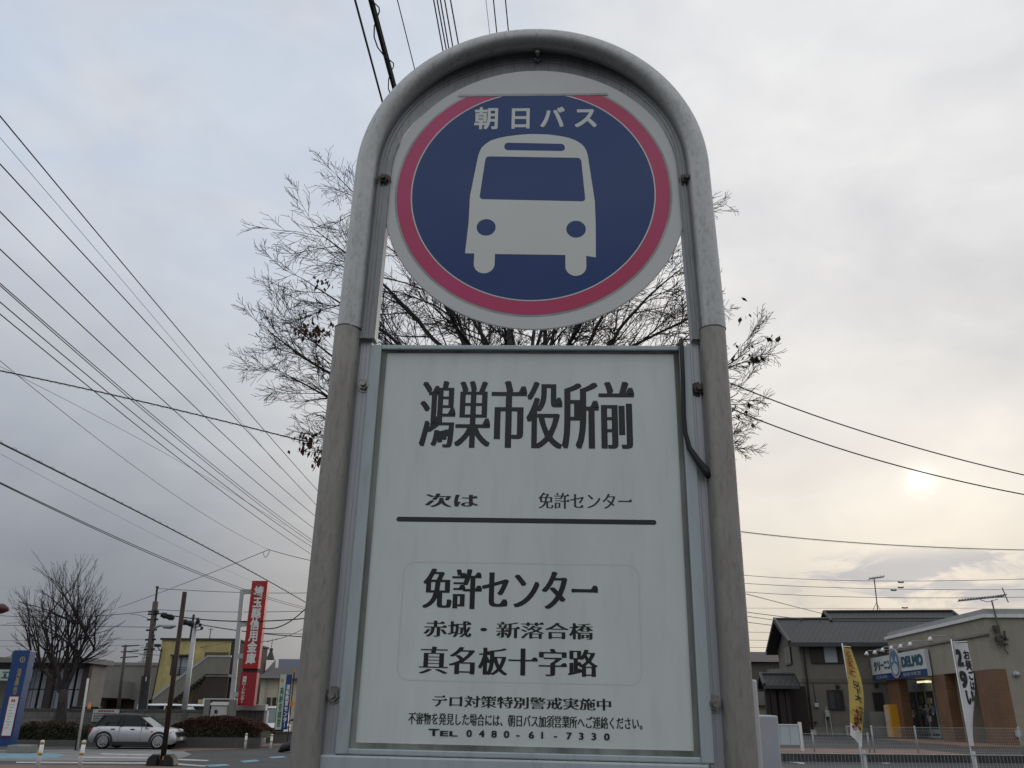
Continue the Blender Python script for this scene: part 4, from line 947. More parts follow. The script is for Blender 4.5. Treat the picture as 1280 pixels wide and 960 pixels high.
# raised parking terrace behind the kerb
KYF = 34.4
def terrace(name, pts, z0, zf, mt):
    b = MB(); vs = [(x, y, zf(x, y)) for x, y in pts]; n = len(pts)
    b.add(vs+[(x, y, z0) for x, y in pts], [tuple(range(n))]+[(i, i+n, (i+1) % n+n, (i+1) % n) for i in range(n)])
    o = b.build(name, mt); tag(o, kind='structure'); return o
zf = lambda x, y: .27+(min(y, 56)-KYF)*.0107
terrace('terrace', [(8, KYF), (60, KYF), (60, 56), (60, 140), (8, 140), (8, 56)], -.05, lambda x, y: zf(x, y), M['asphalt'])
b = MB(); b.box((8, KYF-.28, -.05), (60, KYF-.003, .29)); o = b.build('kerb', mat('dark_retaining_kerb', (.05, .05, .048), .9, 0, .3, .3, 2, dirt=.3)); tag(o, kind='structure')
b = MB(); b.quad([(8, KYF-.27, .294), (17.5, KYF-.27, .294), (17.5, 38.5, zf(0, 38.5)+.012), (8, 38.5, zf(0, 38.5)+.012)]); tag(b.build('tile_strip', M['tile_pave']), kind='structure')
for q in ([(968, 948.6), (1006, 953.8), (1005, 955.2), (966, 949.9)], [(1056, 949.2), (1100, 951.5), (1099, 952.6), (1055, 950.2)], [(1084, 950.6), (1112, 953.8), (1110, 954.8), (1083, 951.8)], [(1155, 945.9), (1215, 949.3), (1214, 950.3), (1154, 946.9)], [(1254, 943.9), (1310, 944.2), (1310, 945.1), (1254, 944.8)], [(940, 956.5), (985, 961), (983, 963), (938, 958)]):
    px_sheet('parking_line', q[::-1], .006, M['white_line'])
# ---- shop at the right edge
SA = math.atan2(.054, 1.0)
K = at(1243, 836, 41.0); ZB = .45
shop = empty('laundry_shop', (K.x, 41.0, ZB), 'beige shop with flat roof, sloping sign board and orange brown pillars at the right edge', 'shop', rz=-SA)
SMI = shop.matrix_world.inverted()
def facade(px, py, xo=0.0):                       # pixel to the shop's own y,z on the plane x = xo
    o_ = SMI @ Vector((0, 0, CAMH)); d = SMI.to_3x3() @ ray(px, py); t = (xo-o_.x)/d.x; p = o_+d*t; return p.y, p.z
def frontal(px, py, yo=0.0):
    o_ = SMI @ Vector((0, 0, CAMH)); d = SMI.to_3x3() @ ray(px, py); t = (yo-o_.y)/d.y; p = o_+d*t; return p.x, p.z
yE, zR = facade(1110, 803); zR = facade(1231, 772)[1]; zS = facade(1243, 836)[1]
yE = facade(1110, 806)[0]
planar_box('fascia', M['beige'], (0, .302, zS), (.35, yE, zR), shop)
planar_box('front_wall', M['beige'], (0, 0, 0), (16, .3, zR), shop)
b = MB(); b.box((.352, .302, zS), (2.6, yE, zS+.12)); b.build('soffit', M['beige2'], shop)
b = MB(); b.slab([(-.12, -.12), (16, -.12), (16, yE+.12), (-.12, yE+.12)], zR, zR+.16); b.build('roof_edge', M['white'], shop)
b = MB(); b.slab([(.05, .05), (16, .05), (16, yE), (.05, yE)], zR+.162, zR+.42); b.build('roof', M['roofmetal'], shop)
b = MB(); zc = facade(1195, 801)[1]; b.box((-.10, -.06, zc), (-.001, yE, zc+.10)); b.build('cornice', mat('cornice_metal', (.20, .19, .175), .6), shop)
b = MB(); zc2 = frontal(1256, 797)[1]; b.box((0.5, -.04, zc2), (.9, -.002, zc2+.1)); b.build('corner_bracket', M['lgrey'], shop)
planar_box('recess_wall', M['beige2'], (2.2, .302, 0), (2.4, yE, zS), shop)
ya = facade(1235, 928)[0]; planar_box('pillar', M['tilebrown'], (-.02, -.02, 0), (.5, max(1.5, ya), zS-.003), shop)
y0, y1 = facade(1195, 926)[0], facade(1180, 926)[0]; planar_box('pillar', M['tilebrown'], (-.02, y0, 0), (.5, y1, zS-.003), shop)
y2, y3 = facade(1124, 858)[0], facade(1110, 858)[0]; planar_box('pillar', M['tilebrown'], (-.02, y2, 0), (.5, y3, zS-.003), shop)
planar_box('side_wall', M['beige2'], (.502, y0, 0), (2.2, y0+.12, zS-.002), shop)
planar_box('plinth', mat('plinth_grey', (.10, .10, .098), .9), (.9, -.05, 0), (16, -.002, .35), shop)
# glazed entrance in the recess
d0, d1 = facade(1176, 915, 1.5)[0], facade(1143, 915, 1.5)[0]; zt = facade(1160, 864, 1.5)[1]
f = MB()
for k in range(4): yy = d0+(d1-d0)*k/3; f.box((1.45, yy-.06, .05), (1.55, yy+.06, zt))
f.box((1.44, d0, zt), (1.56, d1, zt+.12)); f.box((1.44, d0, .02), (1.56, d1, .14)); f.box((1.44, d0-.05, zt+.121), (1.60, d1, zS-.003))
door = f.build('glass_door', M['lgrey'], shop)
g = MB(); g.quad([(1.5, d1, .14), (1.5, d0, .14), (1.5, d0, zt), (1.5, d1, zt)]); g.build('pane', glassmat('shop_glass', (.045, .048, .045), .06), door)
rnd = random.Random(12); cols = [(.55, .52, .46), (.4, .15, .18), (.35, .28, .08), (.50, .52, .54), (.12, .16, .25), (.45, .2, .12), (.55, .5, .5)]
pm = [mat('poster_paper', c, .6) for c in cols]
b = MB()
for k in range(30):
    yy = d0+.15+(d1-d0-.6)*rnd.random(); zz = .35+(zt-.9)*rnd.random(); w, h = rnd.uniform(.15, .5), rnd.uniform(.15, .4); xo = 1.497-.001*k
    b.quad([(xo, yy+w, zz), (xo, yy, zz), (xo, yy, zz+h), (xo, yy+w, zz+h)], rnd.randrange(len(pm)))
b.build('window_posters', pm, door)
b = MB(); b.box((1.485, d0+.1, .28), (1.495, d1-.1, .5)); b.build('window_band', mat('frosted_band', (.22, .28, .30), .5), door)
ly, lz = facade(1157, 852, 1.0)
for px in (1153.5, 1160.5):
    yy, zz = facade(px, 852.2, 1.0); w_ = .75 if px < 1157 else .3
    b = MB(); b.box((.95, yy-w_, zz-.05), (1.05, yy+w_, zz+.05)); t_em = bpy.data.materials.get('lit_tube') or mat('lit_tube', (1, 1, 1))
    t_em.node_tree.nodes['Principled BSDF'].inputs['Emission Color'].default_value = (1, .93, .55, 1); t_em.node_tree.nodes['Principled BSDF'].inputs['Emission Strength'].default_value = .75
    b.build('ceiling_tube', t_em, shop)
# sign board standing along the fascia
bx = -.30; yb0, zb1 = facade(1154.5, 811, bx); _, zb0 = facade(1157, 845, bx); yb1 = facade(1090, 838, bx)[0]
sb = MB(); sb.box((bx, yb0, zb0), (bx+.22, yb1, zb1)); sbo = sb.build('sign_board', mat('shop_board_face', (.60, .62, .62), .5, 0, .4, .05, 1), shop)
zband = zb0+(zb1-zb0)*.27
sb = MB(); sb.box((bx-.012, yb0, zb0), (bx-.001, yb1, zband)); sb.build('blue_band', M['signblue'], sbo)
def facade_text(text, ya, yb, za, zb, mt, parent, **k):   # text on a face looking along -x, reading from far (high y) to near
    o = lettering(text, 0, abs(yb-ya), za, zb, 0, mt, parent, **k)
    for v in o.data.vertices: x, y, z = v.co; v.co = (bx-.016+y, max(ya, yb)-x, z)
    return o
lenb = yb1-yb0
facade_text('クリーニング', yb1-.5, yb1-lenb*.47, zband+.2, zb1-.22, M['teal'], sbo, bold=(.06, .04), step=.001)
facade_text('DELMO', yb0+lenb*.40, yb0+.35, zband+.2, zb1-.22, M['teal'], sbo, bold=(.07, .05), step=.001)
facade_text('CLEANING', yb1-.6, yb1-lenb*.3, zb0+.1, zband-.1, M['lgrey'], sbo, bold=(.03, .02), step=.001)
facade_text('SERVICE', yb0+lenb*.40, yb0+lenb*.1, zb0+.1, zband-.1, M['lgrey'], sbo, bold=(.03, .02), step=.001)
yo, zo = facade(1119.5, 829, bx); ry = (facade(1112.5, 829, bx)[0]-facade(1126.0, 829, bx)[0])/2; rz_ = (facade(1119.5, 812, bx)[1]-facade(1119.5, 850, bx)[1])/2
def oval(k, x0, x1, mt, name):
    b = MB(); n = 40; vs = [(x0, yo+ry*k*math.cos(2*math.pi*i/n), zo+rz_*k*math.sin(2*math.pi*i/n)) for i in range(n)]+[(x1, yo+ry*k*math.cos(2*math.pi*i/n), zo+rz_*k*math.sin(2*math.pi*i/n)) for i in range(n)]
    b.add(vs, [tuple(range(n)), tuple(range(2*n-1, n-1, -1))]+[(i, i+n, (i+1) % n+n, (i+1) % n) for i in range(n)]); return b.build(name, mt, sbo)
oval(1.0, bx-.06, bx-.002, mat('emblem_pink', (.55, .40, .45), .5), 'oval_emblem'); oval(.86, bx-.075, bx-.061, mat('emblem_blue', (.10, .19, .28), .5), 'emblem_field')
b = MB()
for s in (-1, 1): b.quad([(bx-.078, yo+s*ry*.42, zo+rz_*.52), (bx-.078, yo+s*ry*.62, zo+rz_*.05), (bx-.078, yo+s*ry*.12, zo+rz_*.12)][::s])
b.quad([(bx-.079, yo+ry*.55*math.cos(2*math.pi*i/24), zo-rz_*.38+rz_*.38*math.sin(2*math.pi*i/24)) for i in range(24)]); b.build('emblem_figure', mat('emblem_pale', (.50, .55, .55), .5), sbo)
# sign lamps on stalks
for px, py in ((1083.5, 817), (1094, 815.5), (1103.5, 812.5), (1114.5, 810), (1126, 808), (1138, 805.5), (1163, 799)):
    yy, zz = facade(px, py, -1.15)
    b = MB(); b.tube([(0 if yy < yE else -.1, yy, zz+.16), (-1.0, yy, zz+.18), (-1.15, yy, zz+.10)], .022, 6); lp = b.build('sign_lamp', M['lgrey'], shop)
    b = MB(); b.tube([(-1.14, yy, zz+.12), (-1.16, yy, zz+.02), (-1.18, yy, zz-.10)], [.05, .10, .15], 12); b.build('lamp_shade', M['white'], lp, True)
b = MB(); b.tube([(-.28, yb1, zb1-.3), (-.1, yb1+.1, zS+.5), (.2, yE-.1, zS+.4)], .05, 6); b.build('board_arm', M['lgrey'], shop)
xw, zw = frontal(1269, 843); b = MB(); b.cyl((xw, 0, zw), (0, -1, 0), .13, .1, 16); b.cyl((xw+.03, -.1, zw), (0, -1, 0), .10, .12, 16); b.build('wall_lamp', M['lgrey'], shop, True)
xw, zw = frontal(1272, 917); planar_box('wall_meter', M['lgrey'], (xw-.14, -.14, zw-.14), (xw+.14, -.003, zw+.14), shop, bev=.02)
# antenna mast bracketed to the corner
mb0, mb1 = frontal(1249, 792), frontal(1237.5, 751)
b = MB(); b.tube([(mb0[0], -.16, mb0[1]-.5), (mb1[0], -.16, mb1[1])], .035, 6); ant = b.build('antenna_mast', M['wireg'], shop)
b = MB(); e0, e1 = frontal(1197, 751.5), frontal(1253, 745.5); b.tube([(e0[0], -.16, e0[1]), (e1[0], -.16, e1[1])], .028, 5)
for k in range(17):
    t = k/16; x = e0[0]+(e1[0]-e0[0])*t; z = e0[1]+(e1[1]-e0[1])*t; ln = .16 if k < 13 else .3; b.tube([(x, -.16-ln, z+.05), (x, -.16+ln, z-.02)], .02, 4); b.tube([(x, -.16, z-.05), (x, -.16, z+.07)], .016, 4)
q = frontal(1257, 747); b.tube([(q[0], -.16, q[1]-.25), (q[0]-.15, -.16, q[1]+.45)], .025, 4); b.tube([(e0[0]+.9+.1, -.16, e0[1]+.05), (mb1[0]-.2, -.16, mb1[1]-.08), (mb1[0]+.3, -.16, mb1[1]+.06)], .02, 4); b.build('antenna_boom', M['wireg'], ant)
for px, py, s in ((1242.5, 785, .12), (1244, 789, .09), (1246, 799, .13), (1249, 797, .08), (1252.5, 796, .07), (1255, 800, .06), (1255, 806, .06), (1231.5, 794.5, .07), (1221, 796, .03)):
    x, z = frontal(px, py); planar_box('cable_clamp', M['rust'], (x-s, -.30, z-s*.8), (x+s, -.10, z+s*.8), shop)
b = MB(); pt = [frontal(px, py) for px, py in ((1244, 806), (1254, 806), (1253, 812), (1258, 818))]; b.tube([(x, -.2, z) for x, z in pt], .03, 5); b.build('cable_loop', M['rust'], shop)
b = MB(); b.tube([(x, -.2, z) for x, z in [frontal(1253, 789), frontal(1254, 800)]], .05, 5); b.build('cable_stub', M['rust'], shop)
# orange machine by the first pillar
vmz = facade(1118, 880.5, -.5)[1]; yv0, yv1 = facade(1117.5, 924, -.5)[0], facade(1111.5, 924, -.5)[0]
am = empty('amber_machine', shop.matrix_world @ Vector((-.5, yv0, 0)), 'tall orange yellow vending cabinet beside the leftmost shop pillar', 'vending machine', rz=-SA)
dy_ = min(1.0, yv1-yv0); hh_ = vmz
planar_box('cabinet', M['amber'], (0, 0, 0), (.78, dy_, hh_), am, bev=.03)
planar_box('front_panel', mat('amber_front', (.62, .42, .22), .5), (-.06, .03, 0.02), (-.002, dy_-.03, hh_-.02), am)
b = MB(); b.box((-.075, .2, .9), (-.061, dy_-.2, 1.5)); b.build('notice', M['offwhite'], am)
b = MB(); b.box((.22, -.006, .28), (.60, -.001, .42)); b.build('sticker', mat('blue_grey_sticker', (.25, .32, .35), .5), am)
# shop terrace tiles
shp = [shop.matrix_world @ Vector(v) for v in ((-2.6, -1.2, 0), (16, -1.2, 0), (16, yE, 0), (-2.6, yE, 0))]
b = MB(); b.slab([(v.x, v.y) for v in shp], .2, ZB-.004); tag(b.build('shop_apron', M['tile_pave']), kind='structure')
# ---- two-storey house
HR = math.atan2(.12, 1.0)
HC = at(998, 803, 57); hs = empty('tiled_house', (HC.x, 57, 0), 'two storey taupe house with charcoal tiled roof and small gabled porch', 'house', rz=-HR)
HMI = hs.matrix_world.inverted()
def hf(px, py, yo=0.0):
    o_ = HMI @ Vector((0, 0, CAMH)); d = HMI.to_3x3() @ ray(px, py); t = (yo-o_.y)/d.y; p = o_+d*t; return p.x, p.z
def hg(px, py, xo=0.0):
    o_ = HMI @ Vector((0, 0, CAMH)); d = HMI.to_3x3() @ ray(px, py); t = (xo-o_.x)/d.x; p = o_+d*t; return p.y, p.z
ze = hf(998, 804)[1]; DEP = 7.6; LEN = 17.0
zr = hf(1000, 774, DEP/2)[1]
b = MB(); b.box((0, 0, 0), (LEN, DEP, ze)); b.prism([(0, ze), (0, ze), (0, ze)], 0, 0) if False else None
b.add([(0.001, 0, ze), (0.001, DEP, ze), (0.001, DEP/2, zr-.25)], [(0, 2, 1)]); b.build('wall', M['taupe'], hs)
def gable_roof(parent, x0, x1, y0, y1, z0, z1, th, mt, name='roof', trim=None):
    ym = (y0+y1)/2; b = MB()
    b.add([(x0, y0, z0), (x1, y0, z0), (x1, ym, z1), (x0, ym, z1), (x1, y1, z0), (x0, y1, z0)], [(0, 1, 2, 3), (3, 2, 4, 5)])
    b.add([(x0, y0, z0-th), (x1, y0, z0-th), (x1, ym, z1-th), (x0, ym, z1-th), (x1, y1, z0-th), (x0, y1, z0-th)], [(3, 2, 1, 0), (5, 4, 2, 3)])
    ro = b.build(name, mt, parent)
    b = MB()
    for x in (x0, x1):
        s = -.03 if x == x0 else .03
        b.add([(x+s, y0-.02, z0-th), (x+s, y0-.02, z0+.03), (x+s, ym, z1+.05), (x+s, ym, z1-th)], [(0, 1, 2, 3), (3, 2, 1, 0)]); b.add([(x+s, y1, z0-th), (x+s, y1, z0+.03), (x+s, ym, z1+.05), (x+s, ym, z1-th)], [(0, 1, 2, 3), (3, 2, 1, 0)])
    b.box((x0, y0-.06, z0-th-.04), (x1, y0-.005, z0-.004)); b.tube([(x0, ym, z1+.03), (x1, ym, z1+.03)], .09, 8); b.tube([(x0+.05, y0, z0+.06), (x0+.05, ym, z1+.06)], .10, 6)
    b.build('roof_trim', trim or mat('roof_ridge', (.045, .046, .048), .5), ro); return ro
gable_roof(hs, -.75, LEN+.5, -.7, DEP+.7, ze-.0, zr, .22, M['rooftile'])
slope = (zr-ze)/(DEP/2+.7); RY2 = DEP/2
while RY2 < DEP+3:                               # the right half of the roof runs on up to a higher ridge
    x5, z5 = hf(1030, 765.5, RY2)
    if z5 <= ze+(RY2+.7)*slope+.06: break
    RY2 += .05
x6, _ = hf(1190, 763.5, RY2); z5 = ze+(RY2+.7)*slope+.06; yk = DEP/2-.5; zk = ze+(yk+.7)*slope+.03; yb_k = RY2*2-yk
b = MB(); b.add([(x5, yk, zk), (x6, yk, zk), (x6, RY2, z5), (x5, RY2, z5), (x6, yb_k, zk), (x5, yb_k, zk)], [(0, 1, 2, 3), (3, 2, 4, 5)]); ur = b.build('upper_roof', M['rooftile'], hs)
b = MB()
for x in (x5, x6): b.tube([(x, yk, zk), (x, RY2, z5+.05), (x, yb_k, zk)], .10, 6)
b.tube([(x5, RY2, z5+.05), (x6, RY2, z5+.05)], .10, 8); b.build('roof_trim', M['winframe'], ur)
b = MB(); b.add([(x5+.25, yk, zk-.1), (x5+.25, RY2, z5-.1), (x5+.25, yb_k, zk-.1)], [(0, 1, 2), (2, 1, 0)]); b.build('upper_wall', M['taupe'], hs)
zb_ = hf(1040, 851)[1]; b = MB(); b.box((-.04, -.05, zb_-.12), (LEN, -.002, zb_+.10)); b.box((-.05, -.05, zb_-.12), (-.002, DEP, zb_+.1)); b.build('belt_course', mat('taupe_belt', (.135, .125, .10), .9), hs)
x0_, z0_ = hf(1014, 828); x1_, z1_ = hf(1056, 805)
xa, xb = hf(1030, 818)[0], hf(1046, 818)[0]
wnd = window(hs, xa, xb, z0_, z1_, pane=M['litpane'], mull=0, fw=.08)
planar_box('shutter', M['winframe'], (x0_, -.12, z0_-.05), (xa-.09, -.004, z1_+.05), wnd); planar_box('shutter', M['winframe'], (xb+.09, -.12, z0_-.05), (x1_, -.004, z1_+.05), wnd)
for p0, p1 in (((1036, 887), (1053, 863)), ((1093, 887), (1103, 866))):
    x0_, z0_ = hf(*p0); x1_, z1_ = hf(*p1); window(hs, x0_+.1, x1_-.1, z0_+.08, z1_-.08, mull=1, fw=.1)
for px, py in ((1046.5, 858), (1095, 857)):
    x, z = hf(px, py); planar_box('vent_hood', M['winframe'], (x-.11, -.2, z-.1), (x+.11, -.003, z+.1), hs, bev=.02)
y0_, z0_ = hg(991, 830); y1_, z1_ = hg(981, 808)
f = MB(); f.box((-.10, y0_, z0_), (-.004, y1_, z1_)); w_ = f.build('window', M['winframe'], hs); g = MB(); ym_ = (y0_+y1_)/2
for ya_, yb_ in ((y0_+.12, ym_-.06), (ym_+.06, y1_-.12)): g.quad([(-.104, yb_, z0_+.12), (-.104, ya_, z0_+.12), (-.104, ya_, z1_-.12), (-.104, yb_, z1_-.12)])
g.build('pane', M['greybld'], w_)
b = MB(); b.tube([(.25, -.1, .2), (.25, -.1, ze-.15)], .06, 8); b.build('downpipe', M['winframe'], hs)
x, z = hf(1020, 880); planar_box('intercom_lamp', M['offwhite'], (x-.13, -.16, z-.2), (x+.13, -.003, z+.05), hs, bev=.03); b = MB(); b.tube([(x, -.03, z+.06), (x-.05, -.03, z+1.3)], .02, 5); b.build('conduit', M['winframe'], hs)
x, z = hf(1033, 892); planar_box('gas_meter', M['lgrey'], (x-.14, -.3, z-.2), (x+.14, -.05, z+.18), hs, bev=.02)
b = MB(); b.tube([(x-.12, -.15, z-.2), (x-.12, -.15, .3)], .03, 6); b.tube([(x+.16, -.15, z), (x+.2, -.15, .3)], .03, 6); b.tube([(x, -.15, z+.18), (x, -.15, z+.4)], .03, 6); b.build('meter_pipes', M['offwhite'], hs)
for px in (1011, 1019): x, z = hf(px, 903); b = MB(); b.cyl((x, 0, z), (0, -1, 0), .07, .2, 10); b.build('pipe_stub', M['winframe'], hs)
x, z = hf(1013, 914); planar_box('step_box', M['offwhite'], (x-.25, -.5, .45), (x+.25, -.1, z+.1), hs)
x0_, z1_ = hf(1054, 907); x1_, _ = hf(1064.5, 907)
ac = planar_box('air_conditioner', M['offwhite'], (x0_, -.75, .5), (x1_, -.4, z1_), hs, bev=.02)
b = MB(); xc, zc = (x0_+x1_)/2, (.5+z1_)/2
b.box((x0_+.06, -.765, .56), (x1_-.06, -.752, z1_-.06)); b.build('fan_grille', M['greybld'], ac)
planar_box('foundation', M['conc'], (0, -.03, .3), (LEN, -.002, .95), hs)
x0_, z1_ = hf(1081, 890); planar_box('grey_locker', M['greybld'], (x0_, -1.2, .4), (x0_+.85, -.6, z1_), hs, bev=.02)
# porch
px0, pz0 = hf(953, 858, -1.6); px1, _ = hf(997, 855, -1.6); zpe = hf(975, 857, -1.6)[1]; zpr = hf(962, 842.5, -.9)[1]
por = gable_roof(hs, px0, px1, -2.1, .3, zpe, zpr, .16, M['rooftile'], 'porch_roof')
for px in (960, 968, 977, 985): x, _ = hf(px, 880, -1.7); planar_box('porch_post', M['darkwood'], (x-.13, -1.8, .3), (x+.13, -1.5, zpe-.1), hs)
x0_, _ = hf(958, 880, -.6); planar_box('porch_wall', M['darkwood'], (x0_, -.8, .3), (-.05, -.1, zpe), hs)
x0_, _ = hf(980, 880, -.8); planar_box('entrance_door', mat('door_grey', (.12, .115, .11), .6), (x0_, -.86, .5), (x0_+.12, -.81, zpe-.4), hs)
# rooftop antenna of the house
p = at(1097, 763, 63); an = empty('roof_antenna', p, 'small antenna on a thin mast standing on the tiled house roof ridge', 'antenna')
t = at(1092.5, 722, 63)-p; b = MB(); b.tube([(0, 0, -.3), tuple(t)], .04, 6)
for s in (-.35, .35): b.tube([(s, .2, -.1), (0, 0, .55)], .02, 4)
b.build('mast', M['wireg'], an)
b = MB(); u, v = at(1087, 723.5, 63)-p, at(1104, 721, 63)-p; b.tube([tuple(u), tuple(v)], .03, 5)
for k in range(6): q = u+(v-u)*(k/5); b.tube([tuple(q+Vector((0, -.3, .02))), tuple(q+Vector((0, .3, -.02)))], .022, 4); b.tube([tuple(q+Vector((0, 0, -.10))), tuple(q+Vector((0, 0, .14)))], .02, 4)
b.build('boom', M['wireg'], an)
# neighbouring house between the sign pipe and the porch
h3, a3, L3, z3 = house('neighbour_house', 'dark roofed neighbour house glimpsed between the sign pipe and the porch', 936.5, 990, 80, 9, 826, 815, mat('dark_taupe', (.12, .11, .10), .9), M['brownroof'])
planar_box('balcony', M['greybld'], (1.4, -1.4, at(950, 843, 79).z), (4.0, -.02, at(950, 836, 79).z), h3)
b = MB(); 
for k in range(7): b.box((1.4+.42*k, -1.42, at(950, 836, 79).z), (1.46+.42*k, -1.36, at(950, 831, 79).z))
b.box((1.4, -1.42, at(950, 831.5, 79).z), (4.0, -1.36, at(950, 830.5, 79).z)); b.build('balcony_rail', M['winframe'], h3)
window(h3, .7, 1.3, at(942, 862, 80).z, at(942, 852, 80).z, fw=.08)
sh_, as_, Ls_, zs_ = house('garden_shed', 'small cream shed with dark tiled roof beside the porch', 944, 964, 62, 4, 879.5, 865, M['cream'], M['brownroof'])
b = MB(); b.box((.3, -.06, .4), (.9, -.002, zs_-.3)); b.build('shed_door', mat('pale_door', (.40, .38, .30), .7), sh_)
# pale blue board fence and far mesh fence on the terrace
FY = 36.0; FZ = zf(0, FY)
a, c = at(950, 905.5, FY), at(1001, 932, FY)
bf = empty('board_fence', (a.x, FY, FZ), 'pale blue board fence with white end post left of the porch', 'fence')
zt = at(985, 906.5, FY).z-FZ; zb = at(985, 931, FY).z-FZ; wB = c.x-a.x
nb_ = 4
for k in range(nb_): planar_box('board', M['bluepanel'], (wB*k/nb_+.008, 0, max(.08, zb)), (wB*(k+1)/nb_-.008, .04, zt), bf)
planar_box('top_rail', M['white'], (0, -.02, zt), (wB, .06, zt+.04), bf); planar_box('end_post', M['white'], (wB, -.04, 0), (wB+.11, .08, zt+.12), bf)
def mesh_fence(name, label, xs, Y, z0, h, posts, sx, sz, wr, pr, mt):
    r = empty(name, (xs[0], Y, z0), label, 'fence', 'white wire mesh fences'); L = xs[1]-xs[0]
    for px_ in posts:
        b = MB(); b.tube([(px_-xs[0], .04, 0), (px_-xs[0], .04, h+.06)], pr, 8); b.build('post', mt, r, True)
    b = MB(); n = int(L/sx)
    for k in range(n+1): b.box((k*sx-wr, -wr, .06), (k*sx+wr, wr, h))
    m_ = int((h-.06)/sz)
    for k in range(m_+1): z = .06+(h-.06)*k/m_; b.box((0, -wr*2.2, z-wr), (L, -wr*1.05, z+wr))
    b.box((0, -.008, h), (L, .008, h+.012)); b.build('mesh_panel', mt, r); return r
X = lambda px, py, Y: at(px, py, Y).x
fy = 35.2; fz = zf(0, fy)
mesh_fence('mesh_fence', 'low white mesh fence on the terrace in front of the tiled house', (X(1003, 925, fy), X(1088, 925, fy)), fy, fz, at(1040, 917.5, fy).z-fz, [X(px, 930, fy) for px in (1017.5, 1086.5)], .07, .11, .0022, .032, M['fence_w'])
mesh_fence('mesh_fence', 'low white mesh fence on the terrace in front of the shop entrance', (X(1090, 925, fy), X(1330, 925, fy)), fy, fz, at(1150, 909.5, fy).z-fz, [X(px, 930, fy) for px in (1092.5, 1147, 1277)], .07, .11, .0022, .032, M['fence_w'])
ny = 16.0
mesh_fence('mesh_fence', 'near white mesh fence along the bottom right, holding the two banners', (X(955, 945, ny), X(1330, 945, ny)), ny, 0, at(1150, 943.5, ny).z, [X(px, 945, ny) for px in (1081.5, 1219)], .065, .12, .0017, .032, M['fence_w'])
# ---- two advertising banners on poles tied to the near fence
def banner(label, top_l, top_r, bot_l, bot_r, pole_bot, Y, mt, curve):
    tl, bl = at(*top_l, Y), at(*pole_bot, Y); r = empty('banner_flag', (bl.x, Y, 0), label, 'banner')
    b = MB(); top = Vector((tl.x-bl.x, .06, tl.z+.06)); b.tube([(0, .06, .05), (0, .06, bl.z), tuple(top)], .012, 8); b.tube([tuple(top+Vector((0, 0, -.05))), (at(*top_r, Y).x-bl.x, .0, at(*top_r, Y).z+.03)], .008, 6); b.build('pole', M['white'], r, True)
    n, m_ = 36, 8; vs = []
    def pos(u, t):
        a = at(top_l[0]+(bot_l[0]-top_l[0])*t, top_l[1]+(bot_l[1]-top_l[1])*t, Y); c = at(top_r[0]+(bot_r[0]-top_r[0])*t, top_r[1]+(bot_r[1]-top_r[1])*t, Y)
        p = a+(c-a)*u; p = p+Vector((curve(t)*(u*.6+.4), 0, 0)); dy = .05*math.sin(t*7+u*2)*(u)+.04*math.sin(u*5+t*3); return Vector((p.x-bl.x, dy, p.z))
    for i in range(n+1):
        for j in range(m_+1): vs.append(pos(j/m_, i/n))
    fs = [(i*(m_+1)+j, (i+1)*(m_+1)+j, (i+1)*(m_+1)+j+1, i*(m_+1)+j+1) for i in range(n) for j in range(m_)]
    b = MB(); b.add(vs, fs); cl = b.build('cloth', mt, r, True); return r, cl, pos
def print_on(pos, cl, text, u0, u1, t0, t1, mt, bold=(.04, .04), vertical=True, k=0, off=.008):
    o = lettering(text, u0, u1, -t1, -t0, 0, mt, cl, bold=bold, vertical=vertical, step=0)
    for i, v in enumerate(o.data.vertices):
        u, t = v.co.x, -v.co.z; p = pos(u, t); v.co = (p.x, p.y-off-.0004*(i % 7)*0, p.z)
    return o
ym = mat('yellow_banner_cloth', (.58, .45, .11), .8, 0, .2, col2=(.52, .36, .15), scale=2)
r, cl, pos = banner('narrow yellow food banner with red lettering before the tiled house', (1054.5, 808), (1064, 811), (1063, 919), (1079, 935), (1078.5, 947), 16, ym, lambda t: .11*math.sin(t*math.pi))
b = MB(); rb = random.Random(9)
for k in range(15):                              # brushed red characters, too blurred to read
    u, t = rb.uniform(.30, .62), .055+.26*k/15; w, s_l = rb.uniform(.12, .26), rb.uniform(-.012, .012); q_ = rb.uniform(.006, .010)
    b.quad([pos(max(.05, min(.95, a)), c_)+Vector((0, -.009-.0003*k, 0)) for a, c_ in ((u-.12, t), (u-.12, t+q_), (u+w, t+q_+s_l), (u+w, t+s_l))])
b.build('red_brushwork', M['red'], cl)
print_on(pos, cl, '以下大', .32, .74, .35, .57, M['ink'], (.02, .02))
rnd = random.Random(5); b = MB(); dm = [mat('food_print', c, .7) for c in ((.30, .05, .02), (.42, .16, .03), (.10, .03, .02), (.12, .16, .03), (.50, .38, .12))]
for k in range(46):
    u, t = rnd.uniform(.15, .85), rnd.uniform(.62, .84); w = rnd.uniform(.06, .14); h = rnd.uniform(.008, .022); q = [(u+w*math.cos(a*1.05), t+h*math.sin(a*1.05)) for a in range(6)]
    b.quad([pos(max(.02, min(.98, a)), c_)+Vector((0, -.005-.0004*k, 0)) for a, c_ in q][::1], rnd.randrange(5))
b.build('food_picture', dm, cl)
b = MB()
for i in range(8):
    for j in range(6):
        b.quad([pos(u, t)+Vector((0, -.004, 0)) for u, t in ((j/6, .86+.14*i/8), (j/6, .86+.14*(i+1)/8), ((j+1)/6, .86+.14*(i+1)/8), ((j+1)/6, .86+.14*i/8))])
b.build('white_hem', M['white'], cl)
b = MB(); b.quad([pos(.25+.16*math.cos(a*.5236), .885+.022*math.sin(a*.5236))+Vector((0, -.008, 0)) for a in range(12)][::-1]); b.build('red_mark', M['redlamp'], cl)
